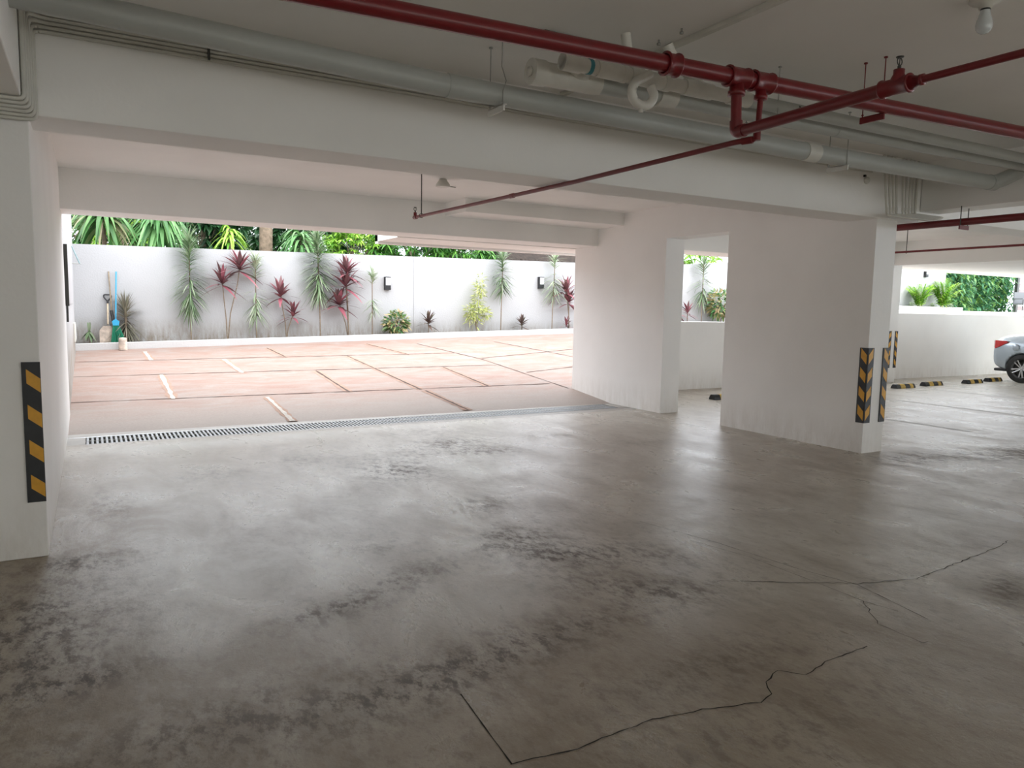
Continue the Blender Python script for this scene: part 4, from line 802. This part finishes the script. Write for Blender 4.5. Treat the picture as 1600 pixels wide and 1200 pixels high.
palm(27.4, 16.1, 1.78, 38, 1.5, 'right taller feathery palm against the white terrace wall')
def grasst(x, y, zb, label):
    r = thing('grass_tuft', (x, y, zb), label, 'plant', 'grassy tufts on the terrace ledge'); mb = MB(); mb.raw = True; mb.ymax = 16.59-y
    for i in range(60): mb.leaf((0, 0, 0), rd(random.uniform(.3, 1.4), random.uniform(0, 2*PI)), random.uniform(.25, .45), .025, .6, 3)
    mb.build('blades', M['L_pale'], r)
grasst(25.7, 16.25, 1.79, 'pale grassy tuft at the foot of the left palm'); grasst(26.9, 16.2, 1.79, 'pale grassy tuft between the two palms'); grasst(28.1, 16.25, 1.79, 'pale grassy tuft right of the palms')
mb = MB(); mb.raw = True
for i in range(9000):
    t = random.random(); z = 1.6+random.random()**.9*2.3
    c = Vector((31.0, 18.6, 0)).lerp(Vector((38.4, 19.7, 0)), t); dd = rd(random.uniform(-.8, .6), random.uniform(0, 2*PI)); mb.leaf((c.x+random.uniform(-.4, .4), c.y+random.uniform(-.5, .3)+math.sin(t*20)*.15, z), dd, .26, .10, .3, 2)
tag(mb.build('hedge', leafmat('hedge_leaf', [(.03, .11, .06), (.08, .26, .12), (.25, .42, .10)])), 'tall green hedge beyond the terrace on the right', 'hedge', kind='stuff')
r = thing('slatted_fence', (38.9, 19.3, 1.7), 'grey brown horizontal slat fence behind the terrace chair', 'fence', rz=.0)
for k in range(9): MB().box(0, 4.5, 0, .04, .1+k*.27, .1+k*.27+.21).build('slat', M['fence'], r)
MB().box(-.14, .03, -.05, .09, 0, 2.6).build('post', M['darkmetal'], r)
r = thing('patio_chair', (36.9, 18.0, 1.66), 'grey woven patio chair on the terrace', 'chair', rz=-.4)
MB().box(-.28, .28, -.28, .28, .38, .44).build('seat', M['chair'], r); MB().box(-.3, .3, .24, .30, .40, .95).build('backrest', M['chair'], r)
for a in (-.27, .27):
    MB().box(a-.03, a+.03, -.28, .28, .62, .66).build('armrest', M['chair'], r)
    for b_ in (-.25, .25): MB().tube([(a, b_, 0), (a, b_, .62)], .015, 6).build('leg', M['darkmetal'], r)
r = thing('patio_table', (38.2, 17.9, 1.66), 'pale topped patio table right of the grey chair', 'table')
MB().box(-.7, .7, -.45, .45, .72, .76).build('tabletop', M['tabletop'], r)
for a in (-.6, .6):
    for b_ in (-.38, .38): MB().tube([(a, b_, 0), (a, b_, .72)], .02, 6).build('leg', M['darkmetal'], r)
r = thing('neighbouring_house', (41, 30, .5), 'distant house with a salmon roof edge behind the hedge', 'house'); MB().box(-3, 5, 0, 6, 0, 5.0).build('walls', M['kerb'], r)
MB().add([(-3.6, -.6, 4.9), (5.6, -.6, 4.9), (5.6, 6.6, 4.9), (-3.6, 6.6, 4.9), (-1, 3, 6.4), (3, 3, 6.4)], [(0, 1, 5, 4), (1, 2, 5), (2, 3, 4, 5), (3, 0, 4), (0, 3, 2, 1)]).build('roof', M['rooftile'], r)

# ------------------------------------------------------------------ parked car (rear towards the parapet)
def build_car():
    r = thing('car', (19.06, 9.47, 0), 'silver blue saloon car backed up to the parapet', 'car')
    # local axes: length along -Y (front), rear face at y=0; half width .89
    st = [  # y, half width, bottom z, deck edge z (belt), centre top z
        (.05, .70, .42, .78, .82), (.0, .80, .34, .93, 1.0), (-.13, .86, .27, .97, 1.07), (-.35, .885, .24, .985, 1.10), (-.62, .89, .22, .99, 1.125), (-.95, .89, .20, .985, 1.16), (-1.5, .89, .19, .975, 1.18), (-2.3, .89, .18, .955, 1.12), (-3.1, .89, .18, .94, 1.06), (-3.6, .885, .19, .90, 1.0), (-4.1, .87, .21, .82, .90), (-4.42, .80, .26, .70, .76), (-4.55, .66, .36, .58, .62)]
    vs = []; n_ = 0
    for (y, hw, zb, zd, zt) in st:
        half = [(0, zb), (hw*.80, zb), (hw*.95, zb+.06), (hw*.985, zb+.2), (hw, (zb+zd)/2+.05), (hw*.985, zd-.14), (hw*.955, zd-.06), (hw*.90, zd+.0), (hw*.80, zd+(zt-zd)*.55), (hw*.5, zt-.01), (0, zt)]
        ring = half + [(-a, b_) for a, b_ in half[-2:0:-1]]; n_ = len(ring); vs += [(a, y, b_) for a, b_ in ring]
    fs = [(i*n_+k, i*n_+(k+1) % n_, (i+1)*n_+(k+1) % n_, (i+1)*n_+k) for i in range(len(st)-1) for k in range(n_)] + [tuple(range(n_)), tuple(range((len(st)-1)*n_, len(st)*n_))[::-1]]
    body = MB().add(vs, fs, 0, True).build('body', M['carpaint'], r)
    sub = body.modifiers.new('s', 'SUBSURF'); sub.levels = 2; sub.render_levels = 2
    cut = MB()
    for yy in (-.665, -3.38): cut.lathe([(0, -1.2), (.365, -1.2), (.365, -.66), (0, -.66)], (0, yy, .315), (1, 0, 0), 40); cut.lathe([(0, .66), (.365, .66), (.365, 1.2), (0, 1.2)], (0, yy, .315), (1, 0, 0), 40)
    co = cut.build('wheel_cut', M['tyre']); co.location = r.location
    bo = body.modifiers.new('b', 'BOOLEAN'); bo.object = co; bo.solver = 'EXACT'
    bpy.context.view_layer.update(); dg = bpy.context.evaluated_depsgraph_get(); me = bpy.data.meshes.new_from_object(body.evaluated_get(dg))
    body.modifiers.clear(); body.data = me
    bpy.data.objects.remove(co)
    # cabin
    cs = [(-.55, .68, .98, 1.10), (-.80, .70, 1.0, 1.20), (-1.2, .68, 1.0, 1.38), (-1.7, .66, 1.0, 1.455), (-2.4, .66, 1.0, 1.46), (-2.8, .68, .98, 1.38), (-3.3, .72, .96, 1.08)]
    vs = []
    for (y, hw, z0, z1) in cs:
        half = [(0, z0), (hw+.13, z0), (hw+.06, z0+(z1-z0)*.5), (hw-.04, z1-.05), (hw-.14, z1-.005), (0, z1+.01)]; ring = half+[(-a, b_) for a, b_ in half[-2:0:-1]]; n_ = len(ring); vs += [(a, y, b_) for a, b_ in ring]
    fs = [(i*n_+k, i*n_+(k+1) % n_, (i+1)*n_+(k+1) % n_, (i+1)*n_+k) for i in range(len(cs)-1) for k in range(n_)] + [tuple(range(n_)), tuple(range((len(cs)-1)*n_, len(cs)*n_))[::-1]]
    cb = MB().add(vs, fs, 0, True).build('cabin', M['carpaint'], r); sm = cb.modifiers.new('s', 'SUBSURF'); sm.levels = 1; sm.render_levels = 1
    for e in (-1, 1):
        x0, x1, x2 = e*.795, e*.755, e*.68
        MB().add([(x0, -1.05, 1.06), (x0, -1.75, 1.03), (x2, -1.75, 1.37), (x2+e*.01, -1.35, 1.33)], [(0, 1, 2, 3)]).add([(x0, -1.80, 1.03), (x0, -2.75, 1.02), (x2, -2.45, 1.37), (x2, -1.80, 1.38)], [(0, 1, 2, 3)]).build('side_window', M['carglass'], r)
        # tail lamp wraps the corner
        lamp = MB(); pr = [(-.01, .0), (-.08, .0), (-.30, .0)]
        A = [(e*.62, .035), (e*.76, .012), (e*.835, -.05), (e*.868, -.15), (e*.878, -.33)]; top = [.93, .935, .94, .94, .93]; bot = [.80, .775, .755, .80, .90]
        v = []
        for (a, y), t_, b_ in zip(A, top, bot): v += [(a, y, b_), (a, y, t_)]
        v += [(a*.93, y-.05, b_) for (a, y), b_ in zip(A, bot)] + [(a*.93, y-.05, t_) for (a, y), t_ in zip(A, top)]
        lamp.add(v, [(2*i, 2*i+2, 2*i+3, 2*i+1) for i in range(4)] + [(2*i, 10+i, 11+i, 2*i+2) for i in range(4)] + [(2*i+1, 2*i+3, 16+i, 15+i) for i in range(4)]); lamp.build('tail_lamp', M['tail'], r)
    MB().lathe([(.075, 0), (.078, .004), (.075, .008), (0, .008)], (-.893, -.52, .80), (-1, 0, 0), 24).build('fuel_flap', M['carpaint'], r)
    MB().box(-.78, .78, -.30, -.03, .235, .30).build('rear_valance', M['blackpl'], r, .02)
    MB().box(-.2, .2, -.03, .085, .50, .62).build('number_plate', M['diff'], r)
    # wheels
    first = None
    for yy in (-.665, -3.38):
        for e in (-1, 1):
            if first is None:
                t = MB().lathe([(.215, -.1), (.30, -.105), (.318, -.08), (.322, 0), (.318, .08), (.30, .105), (.215, .1)], axis=(1, 0, 0), n=40).build('wheel', M['tyre'], r)
                rm = MB(); rm.lathe([(.215, -.1), (.218, -.085), (.205, -.07), (.205, .09)], axis=(1, 0, 0), n=40); rm.lathe([(0, -.075), (.035, -.075), (.04, -.06), (0, -.05)], axis=(1, 0, 0), n=16)
                for k in range(10):
                    a = k*2*PI/10+(.12 if k % 2 else -.12); b2 = k*2*PI/10
                    rm.tube([(-.07, .03*math.cos(b2), .03*math.sin(b2)), (-.085, .205*math.cos(a-.0), .205*math.sin(a-.0))], [.014, .016], 6)
                rm.build('rim', M['alloy'], t); MB().lathe([(0, -.02), (.2, -.02), (.2, .0), (0, 0)], axis=(1, 0, 0), n=24).build('brake_disc', M['darkmetal'], t)
                first = t; t.location = (-.79, yy, .322)
            else:
                c = first.copy(); C.objects.link(c); c.parent = r; c.location = (e*.79, yy, .322)
                if e > 0: c.rotation_euler = (0, 0, PI)
                for ch in list(first.children):
                    d = ch.copy(); C.objects.link(d); d.parent = c
build_car()
